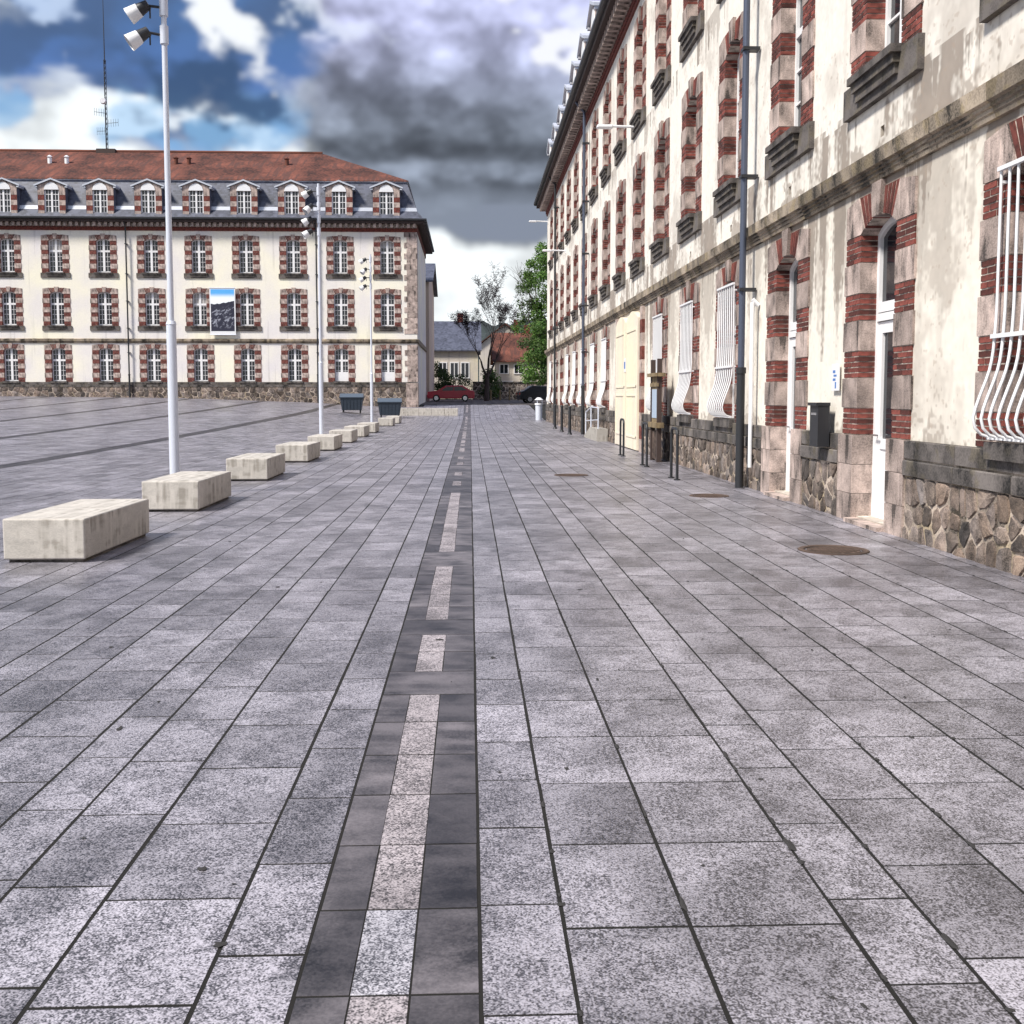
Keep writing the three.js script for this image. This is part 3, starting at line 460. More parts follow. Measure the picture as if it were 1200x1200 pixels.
function roofRings(root, x0, x1, depth, rings, mats, names) {
  for (let i = 0; i + 1 < rings.length; i++) {
    const [i0, y0] = rings[i], [i1, y1] = rings[i + 1]; const b = new MB(); const R = (q, y) => [[x0 + q, y, -q], [x1 - q, y, -q], [x1 - q, y, -depth + q], [x0 + q, y, -depth + q]]; const A = R(i0, y0), B = R(i1, y1), sl = Math.hypot(i1 - i0, y1 - y0);
    for (let k = 0; k < 4; k++) { const j = (k + 1) % 4, ax = k % 2 ? 2 : 0, L = v => v[ax]; b.quad(A[k], A[j], B[j], B[k], [L(A[k]), 0], [L(A[j]), 0], [L(B[j]), sl], [L(B[k]), sl]); }
    b.build(names[i], mats[i], root);
  }
}
function barracks(o) {
  const root = thing('barracks', o.label, 'building', o.pos, o.turn);
  const { x0, x1, depth, bays, plinthBottom } = o, wallMat = o.wallMat;
  // wall with real openings
  const sh = pathOf([[x0, plinthBottom], [x1, plinthBottom], [x1, 12.7], [x0, 12.7]], 0, 0, THREE.Shape);
  for (const x of bays) for (let f = 0; f < 3; f++) {
    const type = f ? 'window' : o.ground(x); if (type === 'none') continue;
    const pts = archOutline(-0.01, type === 'door' ? -0.98 : 0.0); sh.holes.push(pathOf(pts, x, FLOORS[f]));
    if (f === 1 && o.vents) sh.holes.push(pathOf([[-0.055, -0.78], [0.055, -0.78], [0.055, -0.66], [-0.055, -0.66]], x, FLOORS[1]));
  }
  new MB().geo(new THREE.ExtrudeGeometry(sh, { depth: 0.42, bevelEnabled: false }), new THREE.Matrix4().makeTranslation(0, 0, -0.42)).build('front_wall', wallMat, root);
  for (const [a, c, n] of [[x0, x0 + 0.4, 'end_wall'], [x1 - 0.4, x1, 'end_wall']]) new MB().box(a, c, plinthBottom, 12.7, -depth, -0.425).build(n, wallMat, root);
  new MB().box(x0 + 0.4, x1 - 0.4, plinthBottom, 12.7, -depth, -depth + 0.4).build('rear_wall', wallMat, root);
  new MB().box(x0 + 0.4, x1 - 0.4, 12.4, 12.68, -depth + 0.4, -0.425).build('attic_floor', M.darkWood, root);
  // openings
  const protoS = [0, 1].map(l => makeSurround(l, 11)), protoS2 = makeSurround(1, 23), win = o.smallPanes ? [0, 0, 0.45, 0, 0.95].map(q => makeWindow('small', 0.06, q)) : [0, 0.5].map(q => makeWindow('large', 0.06, q)), winPanel = makeWindow('small', 0.06, 0, 0.7), sill = makeSill(true), sill0 = makeSill(false), grille = makeGrille(), door = makeDoor(), dormer = makeDormer();
  const rw = rng(o.seed);
  const put = (src, x, y) => { const c = src.clone(); c.position.set(x, y, 0); root.add(c); return c; };
  for (const x of bays) for (let f = 0; f < 3; f++) {
    const type = f ? 'window' : o.ground(x); if (type === 'none') continue; const y = FLOORS[f];
    const lv = o.level(x, f); if (lv === 2) { const s = makeSurround(2, 300 + Math.round(x * 10), o.sides(x)); s.name = type === 'door' ? 'door_surround' : 'window_surround'; s.position.set(x, y, 0); root.add(s); } else put(lv ? (rw() < 0.5 ? protoS[1] : protoS2) : protoS[0], x, y);
    if (type === 'door') { put(door, x, y); continue; }
    put(o.panelled?.(x) && f === 0 ? winPanel : win[Math.floor(Math.pow(rw(), 2.2) * win.length)], x, y); put(f ? sill : sill0, x, y); if (type === 'grille') put(grille, x, y);
  }
  for (const x of o.dormers || bays) { const c = put(dormer, x, 13.16); c.position.z = o.dormerZ; c.scale.set(1.08, 1.28, 1); }
  // plinth: field stones below two dressed courses, interrupted by doors and gate
  const gaps = bays.filter(x => o.ground(x) === 'door').map(x => [x - OW / 2 - SW, x + OW / 2 + SW, x]); if (o.gate) gaps.push([o.gate[0], o.gate[1], null]); gaps.sort((a, b) => a[0] - b[0]);
  const runs = []; let s = x0; for (const q of gaps) { if (q[0] > s) runs.push([s, q[0]]); s = q[1]; } runs.push([s, x1]);
  const pl = part('plinth', root), mort = new MB(), field = new MB(), ash = new MB(); let n = 0; const rp = rng(o.seed + 2);
  runs.forEach(([a, c], k) => {
    mort.box(a, c, plinthBottom, 0.67, 0.001, 0.05);
    rubble(field, a + 0.01, c - 0.01, plinthBottom, 0.665, o.cell, o.seed + k, 0.05, o.stones ? (cx, mb) => mb ? (n++, mb.build('stone', M.rubble, pl)) : (cx > o.stones && cx < o.stonesMax && n < 290) : null);
    let x = a; while (x < c - 0.05) { const w = Math.min(c - x, 0.75 + rp() * 0.45); for (const [ya, yb, z] of [[0.672, 0.83, 0.085], [0.85, 1.035, 0.07]]) { const near = o.stones && x > -24 && x < -4; const b = near ? new MB() : ash; b.tint(0.75 + rp() * 0.5); b.uo = [rp() * 4, rp() * 4]; const e = 0.012; b.box(x + 0.005, x + w - 0.005, ya, yb - e, -0.02, z).quad([x + 0.005, yb - e, z], [x + w - 0.005, yb - e, z], [x + w - 0.005, yb, z - e], [x + 0.005, yb, z - e]).quad([x + 0.005, yb, z - e], [x + w - 0.005, yb, z - e], [x + w - 0.005, yb, -0.02], [x + 0.005, yb, -0.02]); if (near) b.build('ashlar_block', M.greyStone, pl); } x += w; }
    mort.box(a, c, 0.67, 1.03, 0.002, 0.05);
  });
  mort.build('mortar', M.rubbleMortar, pl); field.build('stones', M.rubble, pl, 'stuff'); if (ash.p.length) ash.build('ashlar_blocks', M.greyStone, pl, 'stuff');
  for (const q of gaps) if (q[2] !== null) for (const sg of [-1, 1]) { const xa = sg > 0 ? q[2] + OW / 2 - 0.004 : q[2] - OW / 2 - SW, xb = sg > 0 ? q[2] + OW / 2 + SW : q[2] - OW / 2 + 0.004; for (const [ya, yb] of [[-0.04, 0.33], [0.336, 0.68], [0.686, 1.036]]) { const b = new MB(); b.tint(0.8 + rp() * 0.35); b.uo = [rp() * 3, rp() * 3]; b.box(xa, xb, ya, yb, -0.32, 0.075).build('jamb_stone', M.stone, pl); } }
  // string course, stone by stone
  const sc = part('string_course', root), far = new MB(), prof = [[-0.05, 3.93], [0.05, 3.93], [0.06, 3.97], [0.075, 3.985], [0.075, 4.02], [0.1, 4.03], [0.1, 4.06], [0.14, 4.075], [0.15, 4.23], [0.02, 4.27], [-0.05, 4.27]]; let x = x0 - 0.1;
  while (x < x1 + 0.1) { const w = Math.min(x1 + 0.12 - x, 0.9 + rp() * 0.5), near = o.stones && x > -26 && x < -5; const b = near ? new MB() : far; b.tint(0.65 + rp() * 0.6); b.uo = [rp() * 4, rp() * 4]; b.extrudeX(prof, x + 0.003, x + w - 0.003); if (near) b.build('stone_block', M.string, sc); x += w; }
  far.build('stone_blocks', M.string, sc, 'stuff');
  new MB().box(x1 + 0.0, x1 + 0.13, 3.95, 4.25, -depth, 0.02).build('stone_return', M.string, sc);
  new MB().box(x0 - 0.13, x0, 3.95, 4.25, -depth, 0.02).build('stone_return', M.string, sc);
  // cornice
  const co = part('cornice', root), de = new MB(), br = new MB();
  br.box(x0 - 0.04, x1 + 0.04, 12.22, 12.34, -0.05, 0.06).box(x0 - 0.06, x1 + 0.06, 12.34, 12.5, -0.05, 0.1).build('brick_band', M.brick, co);
  for (let q = x0; q < x1; q += 0.42) de.tint(0.8 + rp() * 0.4).box(q, q + 0.2, 12.5, 12.78, 0.0, 0.46); de.build('brackets', M.stone, co, 'stuff');
  new MB().box(x0 - 0.04, x1 + 0.04, 12.5, 12.78, -0.05, 0.12).build('frieze', M.mortar, co);
  new MB().box(x0 - 0.62, x1 + 0.62, 12.78, 12.95, -depth - 0.62, 0.62).build('soffit_board', M.darkWood, co);
  for (const xe of [x0 - 0.06, x1]) new MB().box(xe, xe + 0.06, 12.3, 12.78, -depth, -0.05).build('brick_band', M.brick, co);
  const gp = [[0.55, 12.96], [0.72, 12.96], [0.78, 13.02], [0.78, 13.12], [0.75, 13.12], [0.75, 13.04], [0.7, 12.99], [0.55, 12.99]]; new MB().extrudeX(gp, x0 - 0.78, x1 + 0.78).build('gutter', M.iron, co);
  new MB().box(x1 + 0.6, x1 + 0.78, 12.96, 13.12, -depth - 0.7, 0.55).build('gutter', M.iron, co); new MB().box(x0 - 0.78, x0 - 0.6, 12.96, 13.12, -depth - 0.7, 0.55).build('gutter', M.iron, co);
  // mansard
  roofRings(root, x0, x1, depth, [[-0.62, 12.96], [-0.6, 13.08], [-0.05, 13.75], [0.02, 14.02], [0.75, 16.02], [0.6, 16.05], [0.62, 16.14], [depth / 2 - 0.01, 19.7]], [M.iron, M.slate, M.zinc, M.slate, M.zinc, M.tile, M.tile], ['eaves_board', 'lower_slate_roof', 'zinc_band', 'slate_roof', 'zinc_flashing', 'tile_edge', 'tile_roof']);
  new MB().cyl([x0 + depth / 2, 19.72, -depth / 2], [x1 - depth / 2, 19.72, -depth / 2], 0.14, 0.14, 8).build('ridge_tiles', M.tile, root);
  return root;
}

// street-front building on the right: local x = -distance down the street
const rb = Array.from({ length: 19 }, (_, k) => -(1.6 + 3.5 * k)).filter(x => x > -64);          // ... 8.6, 12.1, 15.6 ...
const is = (x, d) => Math.abs(x + d) < 0.3;
const rightB = barracks({
  label: 'tall stained white render building with brick and stone window surrounds along the street', pos: [WALL_X, 0, 0], turn: -Math.PI / 2, x0: -64.6, x1: 9, depth: 16, bays: rb, plinthBottom: -0.1, wallMat: M.render, smallPanes: false, vents: true, seed: 41, cell: 0.21,
  ground: x => is(x, 12.1) || is(x, 15.6) || is(x, 54.1) ? 'door' : is(x, 29.6) || is(x, 33.1) ? 'none' : 'grille',
  level: (x, f) => f === 0 && (is(x, 8.6) || is(x, 12.1) || is(x, 15.6)) ? 2 : x > -45 ? 1 : 0, sides: x => is(x, 8.6) ? [-1] : [-1, 1],
  gate: [-33.6, -28.4], stones: -16.2, stonesMax: -7, dormers: rb, dormerZ: 0.05,
});
{ // cream carriage gate in its surround
  const g = part('carriage_gate', rightB);
  for (const [a, c] of [[-33.2, -31.04], [-30.96, -28.8]]) { const leaf = part('gate_leaf', g); const pts = [[a, 0.03], [c, 0.03], [c, 3.62]]; for (let i = 0; i <= 8; i++) { const t = i / 8; pts.push([lerp(c, a, t), 3.62 + 0.24 * Math.sin(Math.PI * t)]); } pts.push([a, 3.62]); new MB().prism(pts, 0.0, 0.13).build('board', M.creamPaint, leaf); const m = new MB(); for (const [ya, yb] of [[0.35, 1.5], [1.75, 3.3]]) m.box(a + 0.2, c - 0.2, ya, ya + 0.05, 0.13, 0.15).box(a + 0.2, c - 0.2, yb, yb + 0.05, 0.13, 0.15).box(a + 0.2, a + 0.25, ya, yb, 0.13, 0.149).box(c - 0.25, c - 0.2, ya, yb, 0.13, 0.149); m.build('moulding', M.creamPaint, leaf); }
  for (const [a, c] of [[-33.6, -33.22], [-28.78, -28.4]]) for (let i = 0; i < 11; i++) new MB().tint(0.85 + 0.3 * LAT[i]).box(a, c, 0.355 * i, 0.355 * i + 0.35, -0.02, 0.08).build(i % 2 ? 'brick_block' : 'stone_block', i % 2 ? M.brick : M.stone, g);
  new MB().box(-31.3, -30.95, 2.2, 2.6, 0.132, 0.14).build('notice', M.white, g); new MB().box(-31.25, -31, 2.3, 2.5, 0.141, 0.143).build('notice_print', M.signBlue, g);
}
// long barracks across the square
const lbx = Array.from({ length: 12 }, (_, k) => -6.18 - 3.5 * k);
const leftB = barracks({
  label: 'long cream barracks with dormers and red tiled hip roof across the square', pos: [0, 1.53, -LEFT_D], turn: 0, x0: -50, x1: -3.97, depth: 16, bays: lbx, plinthBottom: -1.6, wallMat: M.cream, smallPanes: true, vents: false, seed: 88, cell: 0.36,
  ground: () => 'window', level: () => 0, sides: () => [], panelled: x => x > -10, dormers: lbx, dormerZ: 0.3,
});
{ // rusticated corner of the long barracks
  const g = part('corner_quoins', leftB); for (let i = 0; i < 28; i++) { const y = 1.05 + i * 0.4; if (y > 11.9 || (y > 3.55 && y < 4.27)) continue; const qb = new MB().tint(0.75 + 0.35 * LAT[i * 3]); qb.uo = [LAT[i + 9] * 4, LAT[i + 70] * 4]; qb.box(-3.97 - (i % 2 ? 0.95 : 0.75), -3.94, y + 0.004, y + 0.396, -(i % 2 ? 0.75 : 0.95), 0.03).build('quoin_stone', M.stone, g); }
  for (let i = 0; i < 6; i++) new MB().tint(0.8 + 0.3 * LAT[i * 5]).box(-4.83, -3.92, -1.55 + i * 0.42, -1.14 + i * 0.42, -0.9, 0.14).build('base_stone', M.stone, g);
}
// downpipes
function downpipe(root, x, y0, split, matTop, matLow) {
  const g = part('downpipe', root), r = 0.055;
  const top = new MB(); top.cyl([x, 12.78, 0.56], [x, 12.4, 0.225], r).cyl([x, 12.42, 0.225], [x, split, 0.225], r); top.build('upper_pipe', matTop, g);
  new MB().cyl([x, split, 0.225], [x, y0, 0.225], 0.07).cyl([x, split + 0.02, 0.225], [x, split - 0.08, 0.225], 0.085).build('iron_shoe', matLow, g);
  for (const y of [11.2, 9, 7, 5, 3.2]) new MB().box(x - 0.09, x + 0.09, y, y + 0.05, 0.02, 0.29).build('bracket', M.iron, g);
}
downpipe(rightB, -17.35, 0, 1.95, M.pipeGrey, M.iron); downpipe(rightB, -41.85, 0, 1.9, M.pipeGrey, M.iron); downpipe(rightB, -55.9, 0, 1.9, M.iron, M.iron);
new MB().cyl([-17.1, 3.0, 0.12], [-17.1, 0.35, 0.12], 0.035).cyl([-17.1, 3.05, 0.12], [-17.1, 2.95, 0.02], 0.035).build('white_conduit', M.white, rightB);
downpipe(leftB, -11.43, -1.3, 1.6, M.iron, M.iron); downpipe(leftB, -25.43, -1.3, 1.6, M.iron, M.iron);
// roof vents and patched tiles of the long barracks
for (const [x, t] of [[-32.6, 0], [-31.3, 0], [-22.9, 1], [-21.9, 1], [-14.3, 1]]) { const z = -4.6, y = 16.14 + (4.6 - 0.62) / (8 - 0.63) * 3.56; const b = new MB(); b.cyl([x, y - 0.2, z], [x, y + 0.45, z], 0.16).cyl([x, y + 0.45, z], [x, y + 0.6, z], 0.24, 0.05); b.build('roof_vent', t ? M.tile : M.white, leftB); }

// ---------------------------------------------------------------- things fixed to or hung on the facades
const onWall = (d, y, z = 0) => [WALL_X - z, y, -d];
{
  const t = thing('door_sign', 'small white notice with blue print beside glazed door', 'sign', onWall(13.35, 1.74, 0.0), -Math.PI / 2); new MB().box(-0.13, 0.13, -0.17, 0.17, 0.031, 0.045).build('plate', M.white, t); const p = new MB(); for (const [x, y, w, h] of [[-0.06, 0.07, 0.09, 0.035], [-0.02, 0.02, 0.11, 0.025], [-0.05, -0.03, 0.1, 0.03], [0, -0.1, 0.045, 0.08]]) p.box(x - w / 2 + 0.02, x + w / 2 + 0.02, y - h / 2, y + h / 2, 0.0455, 0.047); p.build('print', M.signBlue, t);
  const l = thing('letter_box', 'black metal letter box below the white notice', 'letter box', onWall(13.55, 0.86, 0.0), -Math.PI / 2); new MB().box(-0.16, 0.16, 0, 0.52, 0.09, 0.24).build('body', M.iron, l); new MB().prism([[-0.17, 0.52], [0.17, 0.52], [0.17, 0.56], [-0.17, 0.56]], 0.085, 0.27).build('lid', M.iron, l); new MB().box(-0.1, 0.1, 0.4, 0.43, 0.241, 0.246).build('slot', M.chrome, l);
}
for (const [d, y, lab] of [[29.9, 8.9, 'white lamp on a wall arm above the cream carriage gate'], [52, 8.5, 'white lamp on a wall arm beside the farther downpipe'], [63.9, 13.0 - 1.2, 'small white lamp on a wall arm under the eaves at the building end']]) { const t = thing('wall_lamp', lab, 'lamp', onWall(d, y), -Math.PI / 2); new MB().cyl([0, 0, 0.02], [0, 0.02, 0.75], 0.035).build('arm', M.white, t); new MB().geo(new RoundedBoxGeometry(0.2, 0.1, 0.45, 2, 0.04), new THREE.Matrix4().makeTranslation(0, 0.0, 0.92)).build('head', M.white, t); new MB().box(-0.1, 0.1, -0.14, 0.14, 0.003, 0.03).build('wall_plate', M.white, t); }
{ // banner between two windows of the long barracks
  const bt = tex(256, 512, (u, v, o) => { const n = fbm(u * 9 + v * 6, v * 26 - u * 9, 5), h = 0.68 + (u - 0.5) * 0.1 + (fbm(u * 4 + 3, 2.5, 3) - 0.5) * 0.1; if (v > h) { const w = sst(0.92, 0.78, v); o[0] = lerp(0.1, 0.9, w); o[1] = lerp(0.42, 0.94, w); o[2] = lerp(0.85, 0.97, w); } else { const k = 0.015 + sst(0.48, 0.75, n) * 0.3 * sst(0.02, 0.2, v) * (v < h - 0.13 ? 1 : 0.1); o[0] = k; o[1] = k * 1.05; o[2] = k * 1.2 + 0.02; } }, [1.75, 3.1]);
  const t = thing('banner', 'tall printed banner of mountains under blue sky hanging on cream facade', 'banner', [-18.43, 6.25, -LEFT_D + 0.16], 0);
  new MB().box(-0.95, 0.95, -0.15, 3.3, 0.03, 0.06).build('backing', M.white, t); const b = new MB(); b.quad([-0.87, 0.1, 0.064], [0.87, 0.1, 0.064], [0.87, 3.2, 0.064], [-0.87, 3.2, 0.064], [0, 0], [1.75, 0], [1.75, 3.1], [0, 3.1]); b.build('print', std([1, 1, 1], { map: bt, roughness: 0.6 }), t); for (const y of [-0.17, 3.3]) new MB().cyl([-0.98, y, 0.06], [0.98, y, 0.06], 0.03).build('rod', M.galv, t);
}
{ // lattice mast on the ridge
  const t = thing('antenna_mast', 'thin dark lattice mast with aerials on red roof ridge', 'antenna', [-29.3, 21.28, -LEFT_D - 8], 0);
  const b = new MB(), r = 0.09; for (let k = 0; k < 3; k++) { const a = k * 2.094; b.cyl([Math.cos(a) * r, 0, Math.sin(a) * r], [Math.cos(a) * r, 7.2, Math.sin(a) * r], 0.028, 0.024, 5); for (let i = 0; i < 18; i++) { const c = (k + 1) % 3 * 2.094; b.cyl([Math.cos(a) * r, i * 0.4, Math.sin(a) * r], [Math.cos(c) * r, i * 0.4 + 0.4, Math.sin(c) * r], 0.012, 0.012, 4); } } b.build('lattice', M.iron, t);
  new MB().cyl([0, 7, 0], [0, 12.4, 0], 0.045, 0.02, 6).build('whip', M.iron, t); new MB().cyl([-0.12, 3.9, 0.22], [-0.12, 3.9, 0.42], 0.26, 0.22, 12).build('dish', M.white, t);
  for (const [y, l, a] of [[2.2, 1.1, 0.3], [3.0, 0.9, 2.6], [1.6, 0.8, 3.3]]) { const q = new MB(); q.cyl([0, y, 0], [Math.cos(a) * l, y, Math.sin(a) * l], 0.018, 0.018, 5); for (let i = 1; i < 6; i++) { const x = Math.cos(a) * l * i / 5, z = Math.sin(a) * l * i / 5; q.cyl([x, y - 0.3, z], [x, y + 0.3, z], 0.012, 0.012, 4); } q.build('aerial', M.iron, t); }
  new MB().box(-0.75, 0.75, -0.35, 0.12, -0.4, 0.4).build('base', M.darkWood, t);
}

// ---------------------------------------------------------------- street furniture
{ // concrete seat blocks in a row along the square
  const ds = [9.7, 13.95, 19.0, 24.3, 29.5, 34.4, 39.2, 43.8, 53.6, 58.6], ord = ['first', 'second', 'third', 'fourth', 'fifth', 'sixth', 'seventh', 'eighth', 'ninth', 'tenth'];
  const proto = (seed) => { const r = rng(seed); const g = new RoundedBoxGeometry(0.73, 0.37, 1.9, 3, 0.018); const P = g.attributes.position, N = g.attributes.normal, U = g.attributes.uv; for (let i = 0; i < P.count; i++) { const x = P.getX(i), y = P.getY(i), z = P.getZ(i), nx = Math.abs(N.getX(i)), ny = Math.abs(N.getY(i)), nz = Math.abs(N.getZ(i)); U.setXY(i, (ny > nx && ny > nz ? x : nx > nz ? z : x) + seed * 0.37, (ny > nx && ny > nz ? z : y) + seed * 0.21); const wv = (fbm(x * 3 + z * 2 + seed * 9, y * 5 + z * 3, 3) - 0.5) * 0.012; P.setXYZ(i, x * (1 + y * 0.03) + wv, y + wv * 0.6, z + wv); } return new MB().geo(g, new THREE.Matrix4().makeTranslation(0, 0.215, 0)).geometry(); };
  ds.forEach((d, i) => { const xr = -3.47 - 0.4 * clamp((d - 9.7) / 30), t = thing('concrete_block', `weathered pale concrete seat block, ${ord[i]} of the row counted down the street` + (i === 0 ? ', streaked dark' : ''), 'bench', [xr - 0.365, 0, -d - 0.95], (i % 3 - 1) * 0.008, 'concrete blocks along the square'); mesh('seat_block', proto(i + 1), M.concrete, t); new MB().box(-0.33, 0.33, -0.02, 0.05, -0.91, 0.91).build('foot', M.greyStone, t); });
  const t = thing('concrete_wall', 'long low concrete wall of joined blocks across the street end', 'wall', [-2.85, rise(-2.5, 71) - 0.02, -71.2], 0); for (let i = 0; i < 5; i++) { const b = new MB(); b.uo = [i * 0.7, i * 0.3]; b.geo(new RoundedBoxGeometry(0.86, 0.5, 0.5, 2, 0.02), new THREE.Matrix4().makeTranslation(-1.72 + i * 0.87 - 0.15, 0.25, 0)); b.build('block', M.concrete, t); }
}
function floodPole(X, d, label) {
  const t = thing('floodlight_pole', label, 'street lamp', [X, rise(X, d), -d], 0, 'floodlight poles behind the concrete blocks');
  new MB().cyl([0, 0, 0], [0, 2.6, 0], 0.074, 0.072, 20).build('lower_tube', M.galv, t); new MB().cyl([0, 2.58, 0], [0, 2.63, 0], 0.08, 0.06, 20).build('collar', M.galv, t); new MB().cyl([0, 2.6, 0], [0, 8.35, 0], 0.046, 0.038, 16).build('upper_tube', M.galv, t); new MB().cyl([0, 0.001, 0], [0, 0.03, 0], 0.17, 0.17, 16).build('base_plate', M.galv, t);
  for (const [y, tilt, a, up] of [[6.82, -0.62, 0.25, 0], [7.22, -0.55, 0, 1], [7.62, -0.8, 0.5, 1], [8.1, -0.5, -0.2, 0]]) {
    const h = part('floodlight', t); h.position.set(0, y, 0); h.rotation.y = a;
    new MB().cyl([0, -0.13, 0], [0, 0.13, 0], 0.062, 0.062, 14).build('clamp', M.galv, h); new MB().cyl([-0.05, 0, 0], [-0.24, 0.02, 0], 0.02).cyl([-0.2, 0.02, 0], [-0.2, -0.16, 0], 0.012).build('bracket', M.iron, h);
    const dir = new THREE.Vector3(-Math.cos(tilt), Math.sin(tilt), 0), c = new THREE.Vector3(-0.22, 0.04, 0), e = c.clone().addScaledVector(dir, 0.34), m = c.clone().addScaledVector(dir, 0.16), q = e.clone().addScaledVector(dir, -0.02);
    new MB().cyl(c.toArray(), m.toArray(), 0.07, 0.095, 16).build('housing', M.iron, h); new MB().cyl(m.toArray(), e.toArray(), 0.1, 0.125, 18, false).build('hood', M.white, h); new MB().cyl(q.clone().addScaledVector(dir, -0.06).toArray(), q.clone().addScaledVector(dir, -0.05).toArray(), 0.11, 0.11, 18).build('lens', M.lens, h);
  }
}
floodPole(-4.5, 16.4, 'tall pale steel floodlight pole behind the second concrete block'); floodPole(-4.88, 35.3, 'pale steel floodlight pole standing past the fifth concrete block'); floodPole(-4.8, 52.5, 'slender floodlight pole standing past the eighth concrete block');
for (const [d, X, lab] of [[19.2, 3.7, 'black tube bicycle stand before the nearest pair of barred windows'], [22.85, 3.76, 'black tube bicycle stand before the information board'], [26.8, 3.83, 'black tube bicycle stand next to cream carriage gate']]) { // bicycle stands
  const t = thing('bicycle_stand', lab, 'bicycle stand', [X, 0, -d], 0, 'bicycle stands along the facade'); const w = 0.28, h = 0.92, r = 0.11; const pts = [[0, -w], [h - r, -w], [h - r * 0.3, -w + r * 0.3], [h, -w + r], [h, w - r], [h - r * 0.3, w - r * 0.3], [h - r, w], [0, w]].map(q => new THREE.Vector3(0, q[0], q[1]));
  const path = new THREE.CurvePath(); for (let i = 0; i + 1 < pts.length; i++) path.add(new THREE.LineCurve3(pts[i], pts[i + 1])); new MB().geo(new THREE.TubeGeometry(path, 60, 0.026, 10, false)).build('hoop', M.iron, t); for (const z of [-w, w]) new MB().cyl([0, 0.001, z], [0, 0.02, z], 0.06, 0.06, 12).build('foot_plate', M.iron, t);
}
for (const [d, X, lab] of [[41.7, 3.9, 'slim black bollard in front of the second downpipe'], [45, 3.87, 'slim black bollard, middle one of three along the facade'], [49.3, 3.93, 'slim black bollard farthest down the facade, toward the litter bin']]) { const t = thing('bollard', lab, 'bollard', [X, 0, -d], 0, 'black bollards along the facade'); new MB().cyl([0, 0, 0], [0, 1.05, 0], 0.06, 0.055, 12).build('post', M.iron, t); new MB().geo(new THREE.SphereGeometry(0.065, 12, 8), new THREE.Matrix4().makeTranslation(0, 1.07, 0)).build('cap', M.iron, t); new MB().cyl([0, 0, 0], [0, 0.08, 0], 0.1, 0.07, 12).build('base', M.iron, t); }
{ // information board on two posts
  const t = thing('information_board', 'weathered board with pale poster on two dark posts by the wall', 'notice board', [4.3, 0, -24.6], -Math.PI / 2);
  for (const x of [-0.42, 0.42]) new MB().box(x - 0.05, x + 0.05, 0, 2.35, -0.05, 0.05).build('post', M.darkWood, t); new MB().box(-0.37, 0.37, 0.85, 1.95, -0.03, 0.03).build('panel', M.wood, t); new MB().box(-0.55, 0.55, 0.78, 0.9, -0.09, 0.09).build('ledge', M.wood, t); new MB().box(-0.55, 0.55, 1.95, 2.03, -0.12, 0.12).build('top_rail', M.wood, t); new MB().box(-0.5, 0.5, 1.72, 1.8, 0.031, 0.06).build('cross_rail', M.wood, t); new MB().box(-0.32, 0.32, 1.0, 1.66, 0.032, 0.04).build('poster', M.posterBlue, t); new MB().box(-0.36, 0.36, 0.05, 0.7, -0.02, 0.02).build('lower_panel', M.rust, t);
}
{ // low ramp with a tube rail left of the gate
  const t = thing('access_ramp', 'low mossy concrete ramp with grey tube rail beside cream gate', 'ramp', [4.2, 0, -36.8], -Math.PI / 2);
  new MB().tint(0.75).prism([[-2.4, -0.03], [1.6, -0.03], [1.6, 0.42], [-0.6, 0.42], [-2.4, 0.06]], -0.36, 0.0).build('ramp_body', M.concrete, t);
  new MB().cyl([-2.3, 0.92, -0.05], [-0.6, 1.12, -0.05], 0.025).cyl([-0.6, 1.12, -0.05], [1.5, 1.12, -0.05], 0.025).build('handrail', M.galv, t); for (const [x, y] of [[-2.3, 0.92], [-0.6, 1.12], [1.5, 1.12]]) new MB().cyl([x, 0.05, -0.05], [x, y, -0.05], 0.025).build('rail_post', M.galv, t); new MB().cyl([-2.3, 0.6, -0.05], [1.5, 0.72, -0.05], 0.018).build('mid_rail', M.galv, t);
}
{ // litter bin
  const t = thing('litter_bin', 'pale grey litter bin at the far end of the facade', 'bin', [4.25, rise(4.2, 66), -66], 0); new MB().cyl([0, 0, 0], [0, 0.95, 0], 0.2, 0.22, 16).build('body', M.galv, t); new MB().cyl([0, 0.95, 0], [0, 1.05, 0], 0.26, 0.26, 16).build('rim', M.white, t); new MB().cyl([0, 1.25, 0], [0, 1.4, 0], 0.28, 0.1, 16).build('hood', M.white, t); for (const a of [0, 2.1, 4.2]) new MB().cyl([Math.cos(a) * 0.2, 1.05, Math.sin(a) * 0.2], [Math.cos(a) * 0.2, 1.26, Math.sin(a) * 0.2], 0.02).build('stay', M.galv, t);
}
// manhole covers
for (const [X, d, R, lab] of [[3.54, 10.2, 0.34, 'round rusty manhole cover set in slabs near glazed door'], [1.92, 20.2, 0.33, 'worn round manhole cover in slabs beyond the rusty one'], [3.6, 15.9, 0.3, 'faint round manhole cover close to the blue-grey downpipe']]) {
  const t = thing('manhole_cover', lab, 'manhole cover', [X, 0.004, -d], 0); const pro = [[R - 0.07, -0.03], [R - 0.07, 0.002], [R - 0.055, 0.006], [R - 0.01, 0.006], [R, 0], [R, -0.03]].map(q => new THREE.Vector2(...q)); new MB().geo(new THREE.LatheGeometry(pro, 40)).build('ring', M.rust, t); const lid = new MB(); lid.cyl([0, -0.03, 0], [0, 0.001, 0], R - 0.085, R - 0.085, 36); const l = lid.build('lid', M.rust, t); const st = new MB(); for (let i = -6; i <= 6; i++) for (let j = -6; j <= 6; j++) { const x = i * 0.04, z = j * 0.04; if (Math.hypot(x, z) > R - 0.11) continue; st.box(x - 0.012, x + 0.012, 0.001, 0.006, z - 0.012, z + 0.012); } st.build('studs', M.rust, l, 'stuff');
}
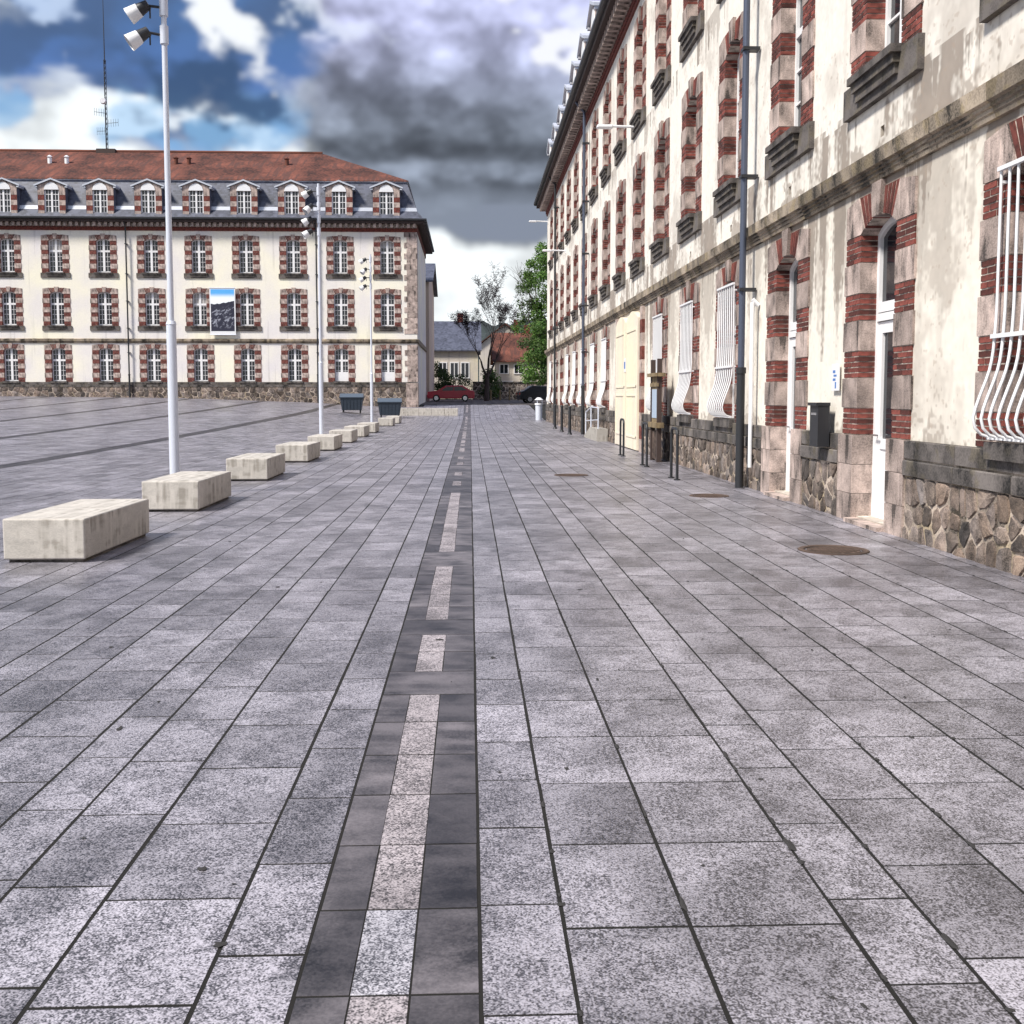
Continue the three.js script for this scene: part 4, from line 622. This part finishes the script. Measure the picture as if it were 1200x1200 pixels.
// wheeled waste containers in front of the long barracks
for (const [X, d, s, lab] of [[-7.75, 70.5, 1, 'blue-grey wheeled waste container under the second window from the corner'], [-5.1, 68.2, 1, 'blue-grey wheeled waste container by the barracks corner']]) {
  const t = thing('waste_container', lab, 'waste container', [X, rise(X, d), -d], 0.05, 'waste containers before the barracks'); const body = new MB(); const a = [[-0.62, 0.2], [0.62, 0.2], [0.74, 1.02], [-0.74, 1.02]]; body.prism(a, -0.45, 0.45); body.build('body', M.bin, t);
  const rib = new MB(); for (let i = 0; i < 6; i++) rib.box(-0.55 + i * 0.22 - 0.02, -0.55 + i * 0.22 + 0.02, 0.26, 0.96, 0.451, 0.48); rib.build('ribs', M.bin, t); new MB().box(-0.8, 0.8, 0.98, 1.05, -0.5, 0.5).build('rim', M.bin, t); const lid = []; for (let i = 0; i <= 8; i++) { const u = i / 8; lid.push([lerp(0.5, -0.5, u), 1.05 + 0.24 * Math.sin(Math.PI * u)]); } new MB().extrudeX(lid, -0.76, 0.76).build('lid', M.binLid, t); for (const x of [-0.55, 0.55]) for (const z of [-0.36, 0.36]) new MB().cyl([x - 0.03, 0.1, z], [x + 0.03, 0.1, z], 0.1, 0.1, 12).build('wheel', M.rubber, t);
}
// parked cars
function car(label, X, d, turn, paint) {
  const t = thing('parked_car', label, 'car', [X, rise(X, d), -d], turn);
  const side = [[-2.05, 0.32], [2.02, 0.32], [2.08, 0.55], [2.0, 0.82], [1.15, 0.93], [0.45, 1.36], [-1.05, 1.4], [-1.75, 0.98], [-2.05, 0.9], [-2.1, 0.6]];
  const sh = pathOf(side, 0, 0, THREE.Shape); for (const x of [-1.3, 1.28]) { const h = new THREE.Path(); h.absarc(x, 0.32, 0.36, 0, Math.PI * 2); } new MB().geo(new THREE.ExtrudeGeometry(sh, { depth: 1.5, bevelEnabled: true, bevelSize: 0.06, bevelThickness: 0.1, bevelSegments: 3 }), new THREE.Matrix4().makeTranslation(0, 0, -0.75)).build('body', paint, t);
  for (const s of [-1, 1]) { for (const q of [[[0.92, 0.97], [0.38, 1.3], [-0.25, 1.33], [-0.25, 0.97]].reverse(), [[-0.33, 0.97], [-0.33, 1.33], [-1.0, 1.34], [-1.5, 1.0]].reverse()]) { const b = new MB(); b.prism(q, s * 0.84, s * 0.862); b.build('side_window', M.glass, t); } }
  new MB().quad([1.2, 0.97, -0.68], [1.2, 0.97, 0.68], [0.52, 1.38, 0.6], [0.52, 1.38, -0.6]).build('windscreen', M.glass, t); new MB().quad([-1.84, 1.02, -0.68], [-1.84, 1.02, 0.68], [-1.14, 1.43, 0.6], [-1.14, 1.43, -0.6]).build('rear_window', M.glass, t);
  for (const x of [-1.3, 1.28]) for (const z of [-0.78, 0.78]) { const w = part('wheel', t); new MB().cyl([x, 0.31, z - 0.1], [x, 0.31, z + 0.1], 0.31, 0.31, 20).build('tyre', M.rubber, w); new MB().cyl([x, 0.31, z - 0.108], [x, 0.31, z + 0.108], 0.19, 0.19, 16).build('rim', M.chrome, w); }
  for (const z of [-0.66, 0.66]) { new MB().box(-2.17, -2.08, 0.68, 0.86, z - 0.14, z + 0.14).build('tail_light', M.lampRed, t); new MB().box(2.04, 2.14, 0.6, 0.74, z - 0.16, z + 0.16).build('headlight', M.chrome, t); }
  for (const s of [-1, 1]) new MB().box(0.72, 0.9, 0.98, 1.1, s > 0 ? 0.86 : -1.0, s > 0 ? 1.0 : -0.86).build('wing_mirror', paint, t);
}
car('dark red car parked side on below the slate roofed house', -1.75, 97, Math.PI, M.red); car('black car half hidden behind the far end of the facade', 6.2, 91, 0.15, M.blackPaint);
for (const [i, x] of [2.0, 2.9, 3.8, 4.7].entries()) { const d = 103; tag(new MB().cyl([x, rise(x, d), -d], [x, rise(x, d) + 0.95, -d], 0.08, 0.07, 10).cyl([x, rise(x, d) + 0.95, -d], [x, rise(x, d) + 1.02, -d], 0.07, 0.02, 10).build('wooden_post', M.wood), 'short wooden post beside the bare tree, before the stone wall', 'post', 'wooden posts at the street end'); }

// ---------------------------------------------------------------- houses and hill behind
function house(label, X0, X1, d0, d1, base, eave, ridge, wall, roof, wins, alongX = true) {
  const t = thing('house', label, 'house', [(X0 + X1) / 2, base, -(d0 + d1) / 2], 0); const w = (X1 - X0) / 2, h = (d1 - d0) / 2;
  new MB().box(-w, w, -0.5, eave, -h, h).build('wall', wall, t);
  const rf = new MB(), o = 0.4; if (alongX) { const P = [[h + o, eave - 0.1], [0, ridge], [-h - o, eave - 0.1], [-h - o, eave + 0.05], [0, ridge + 0.18], [h + o, eave + 0.05]]; rf.extrudeX(P, -w - o, w + o); for (const s of [-1, 1]) { const g = new MB(); g.tri([s * (w - 0.02), eave, h], [s * (w - 0.02), eave, -h], [s * (w - 0.02), ridge, 0]); g.build('gable', wall, t); } } else { for (const s of [-1, 1]) { const P = [[s * (w + o), eave - 0.15], [0, ridge], [0, ridge + 0.18], [s * (w + o), eave]]; if (s < 0) P.reverse(); rf.prism(P, -h - o, h + o); } new MB().prism([[-w, eave], [w, eave], [0, ridge]], h - 0.3, h).build('gable', wall, t); }
  const r = rf.build('roof', roof, t); new MB().box(w * 0.4, w * 0.4 + 0.7, ridge - 0.6, ridge + 1.1, -0.5, 0.2).build('chimney', M.brick, r);
  for (const [x, y, ww, hh] of wins) { const q = part('window', t); new MB().box(x - ww / 2 - 0.1, x + ww / 2 + 0.1, y - 0.1, y, h + 0.002, h + 0.09).box(x - ww / 2 - 0.1, x + ww / 2 + 0.1, y + hh, y + hh + 0.1, h + 0.002, h + 0.06).box(x - ww / 2 - 0.1, x - ww / 2, y, y + hh, h + 0.002, h + 0.06).box(x + ww / 2, x + ww / 2 + 0.1, y, y + hh, h + 0.002, h + 0.06).box(x - 0.04, x + 0.04, y, y + hh, h + 0.002, h + 0.055).build('frame', M.frame, q); new MB().box(x - ww / 2, x + ww / 2, y, y + hh, h + 0.003, h + 0.03).build('pane', M.glass, q); }
  return t;
}
house('tall pale annexe with dark cornice behind the barracks corner', -16, -3.75, 99, 113, 1.1, 10.9, 13.2, M.pinkWall, M.slate, [[5.2, 6.2, 0.6, 1.4], [5.2, 2.4, 0.6, 1.4]]);
house('white house with steep slate roof above the red car', -7, 0.9, 120, 130, 1.3, 5.3, 8.7, M.houseWall, M.slate, [[0.0, 2.3, 0.8, 1.6], [1.3, 2.3, 0.8, 1.6], [2.5, 2.3, 0.8, 1.6], [-2, 2.3, 0.8, 1.6]]);
house('white house with red tiled roof behind the bare tree', 3.0, 8.2, 126, 138, 1.3, 4.3, 7.8, M.houseWall, M.tile, [[-1.6, 2.9, 0.9, 1.0], [0.1, 2.9, 0.9, 1.0], [1.6, 2.9, 0.9, 1.0], [-1.2, 0.6, 1.2, 1.3], [1.0, 0.6, 1.2, 1.3]]);
house('small far house with pale gable and red roof up the slope', 1.5, 9, 160, 172, 3.6, 5.5, 8.6, M.houseWall, M.tile, [[-1.5, 2.5, 1, 1.3], [1.5, 2.5, 1, 1.3]], false);
house('yellowish house front under the green tree', 7.6, 15, 112, 122, 1.3, 5.5, 8, M.creamPaint, M.tile, [[-2.2, 2.4, 0.9, 1.5], [0, 2.4, 0.9, 1.5]]);
{ const t = thing('garden_wall', 'low rubble stone wall below the white red-roofed house', 'wall', [5.5, 1.1, -110], 0); new MB().box(-5.2, 5.2, -0.3, 1.75, -0.25, 0.0).build('mortar', M.mortar, t); const b = new MB(); rubble(b, -5.2, 5.2, -0.2, 1.75, 0.4, 5, 0.0, null); b.build('stones', M.rubble, t, 'stuff'); new MB().box(-5.25, 5.25, 1.75, 1.9, -0.32, 0.08).build('coping', M.greyStone, t); }
{ // wooded hill
  const b = new MB(), r = rng(3), N = 150, J = 10; const P = (i, j) => { const x = -420 + i * 6.2, t = j / J; return [x + (LAT[i * 7 + j * 90] - 0.5) * 4, (36 + 9 * fbm(i * 0.06 + 3, 2.2, 3) + (j > J - 3 ? LAT[i * 3 + j * 77] * 6 : LAT[i * 5 + j * 31] * 3)) * Math.sin(t * Math.PI / 2) + 1, -520 - t * 130]; };
  for (let i = 0; i < N; i++) for (let j = 0; j < J; j++) { b.tint(0.6 + 0.8 * LAT[i * 11 + j * 53]); b.quad(P(i, j), P(i + 1, j), P(i + 1, j + 1), P(i, j + 1)); } structure(b.build('hill', M.hill), 'dark wooded hill beyond the houses', 'hill');
}

// ---------------------------------------------------------------- trees and shrubs
function branch(b, r, p, dir, len, rad, depth, tips, opt) {
  let q = p.clone(), d = dir.clone(); const n = 3; let r0 = rad;
  for (let i = 0; i < n; i++) { const e = q.clone().addScaledVector(d, len / n), r1 = rad * (1 - 0.34 * (i + 1) / n); b.cyl(q.toArray(), e.toArray(), r0, r1, depth > 3 ? 8 : depth > 1 ? 5 : 3, false); q = e; r0 = r1; d.add(new THREE.Vector3((r() - 0.5) * opt.wob, (r() - 0.5) * opt.wob + opt.up, (r() - 0.5) * opt.wob)).normalize(); if (depth < opt.tipDepth) tips.push(q.clone()); }
  if (depth === 0) return; const k = depth > 4 ? opt.k0 : 2 + (r() < opt.third ? 1 : 0);
  for (let i = 0; i < k; i++) { const a = r() * 6.283 + i * 2.4, sp = opt.spread * (0.6 + r() * 0.7); const side = new THREE.Vector3(Math.cos(a), 0.15, Math.sin(a)); const nd = d.clone().multiplyScalar(Math.cos(sp)).addScaledVector(side, Math.sin(sp)).normalize(); branch(b, r, q, nd, len * (0.66 + r() * 0.22), r0 * (0.62 + r() * 0.14), depth - 1, tips, opt); }
}
{ // bare tree
  const t = thing('bare_tree', 'tall bare tree with fine dark twigs at the street end', 'tree', [1.55, rise(1, 100) - 0.05, -100]); t.scale.set(0.92, 0.86, 0.92); const b = new MB(), tw = new MB(), r = rng(12), tips = [];
  b.cyl([0, 0, 0], [0.05, 2.6, 0], 0.3, 0.22, 10, false); for (const [dx, dz, l] of [[0.1, 0, 3.1], [-0.4, 0.2, 2.0], [0.45, -0.2, 2.2], [0.1, 0.5, 2.4]]) branch(b, r, new THREE.Vector3(0.05, 2.5, 0), new THREE.Vector3(dx, 1, dz).normalize(), l, 0.13, 5, tips, { wob: 0.26, up: 0.07, spread: 0.4, k0: 2, third: 0.5, tipDepth: 3 });
  for (const p of tips) for (let i = 0; i < 2; i++) tw.cyl(p.toArray(), [p.x + (r() - 0.5) * 0.8, p.y + r() * 0.6 - 0.15, p.z + (r() - 0.5) * 0.8], 0.02, 0.01, 3, false); b.build('trunk', M.bark, t); tw.build('crown', M.twig, t);
}
function leafy(t, cx, cy, cz, clumps, mat, size, perClump, seed, light) {
  const b = new MB(), r = rng(seed); for (const [x, y, z, R] of clumps) { const ck = 0.5 + r() * 0.95; for (let i = 0; i < perClump; i++) { const u = r() * 2 - 1, a = r() * 6.283, q = R * Math.pow(r(), 0.45), s = Math.sqrt(1 - u * u); const p = new THREE.Vector3(x + q * s * Math.cos(a), y + q * u * 0.8, z + q * s * Math.sin(a)); const n = new THREE.Vector3(r() - 0.5, r() - 0.2, r() - 0.5).normalize(), e1 = new THREE.Vector3(r() - 0.5, r() - 0.5, r() - 0.5).cross(n).normalize(), e2 = n.clone().cross(e1), L = size * (0.7 + r() * 0.6), W = L * 0.5; const k = light * ck * (0.6 + r() * 0.8); b.tint(k * (0.8 + r() * 0.5), k, k * 0.9); const A = p.clone().addScaledVector(e1, -L / 2), B = p.clone().addScaledVector(e2, W / 2), C = p.clone().addScaledVector(e1, L / 2), D = p.clone().addScaledVector(e2, -W / 2); b.quad(A.toArray(), B.toArray(), C.toArray(), D.toArray()); } } return b.build('crown', mat, t);
}
{ // big green tree past the end of the facade
  const d = 84, t = thing('leafy_tree', 'tall fresh green tree behind the far end of the facade', 'tree', [6.5, rise(5.6, d) - 0.05, -d]), r = rng(44), tips = [], b = new MB(); b.cyl([0, 0, 0], [0, 2.4, 0], 0.34, 0.27, 10, false); for (let i = 0; i < 6; i++) branch(b, r, new THREE.Vector3(0, 2.2 + i * 0.9, 0), new THREE.Vector3(Math.cos(i * 2.4) * 0.7, 0.9, Math.sin(i * 2.4) * 0.7).normalize(), 2.2, 0.13, 3, tips, { wob: 0.3, up: 0.08, spread: 0.55, k0: 3, third: 0.6, tipDepth: 3 }); b.cyl([0, 2.4, 0], [0.1, 9, 0], 0.27, 0.08, 8, false); b.build('trunk', M.bark, t);
  const cl = []; for (let i = 0; i < 170; i++) { const y = 1.9 + r() * 10.6, w = 2.75 * Math.sqrt(clamp(1 - Math.pow((y - 6.2) / 6.6, 2))), a = r() * 6.283, q = w * Math.sqrt(r()); cl.push([Math.cos(a) * q, y, Math.sin(a) * q, 0.45 + r() * 0.55]); } leafy(t, 0, 0, 0, cl, M.leaf, 0.19, 300, 8, 1.0);
}
for (const [X, d, w, h, seed, lab] of [[-1.6, 112, 2.4, 3.4, 21, 'dark green shrub in front of the slate roofed house'], [-3.4, 113, 1.7, 4.2, 22, 'dark evergreen shrub tight to the pale annexe'], [2.0, 106, 1.0, 2.8, 23, 'small leafy bush at the foot of the bare tree'], [8.8, 106, 2.4, 5.2, 24, 'dense green shrub under the tall green tree']]) {
  const t = thing('shrub', lab, 'shrub', [X, 1.15, -d]), r = rng(seed), cl = []; new MB().cyl([0, -0.2, 0], [0.1, h * 0.6, 0], 0.09, 0.03, 6).build('trunk', M.bark, t); for (let i = 0; i < 24; i++) { const y = r() * h, q = w * Math.sqrt(1 - Math.pow(y / h, 2) * 0.9) * Math.sqrt(r()), a = r() * 6.283; cl.push([Math.cos(a) * q, 0.3 + y * 0.9, Math.sin(a) * q * 0.7, 0.4 + r() * 0.35]); } leafy(t, 0, 0, 0, cl, seed > 22 ? M.leaf : M.darkLeaf, 0.2, 130, seed, seed > 22 ? 0.6 : 1);
}

renderer.render(scene, camera);
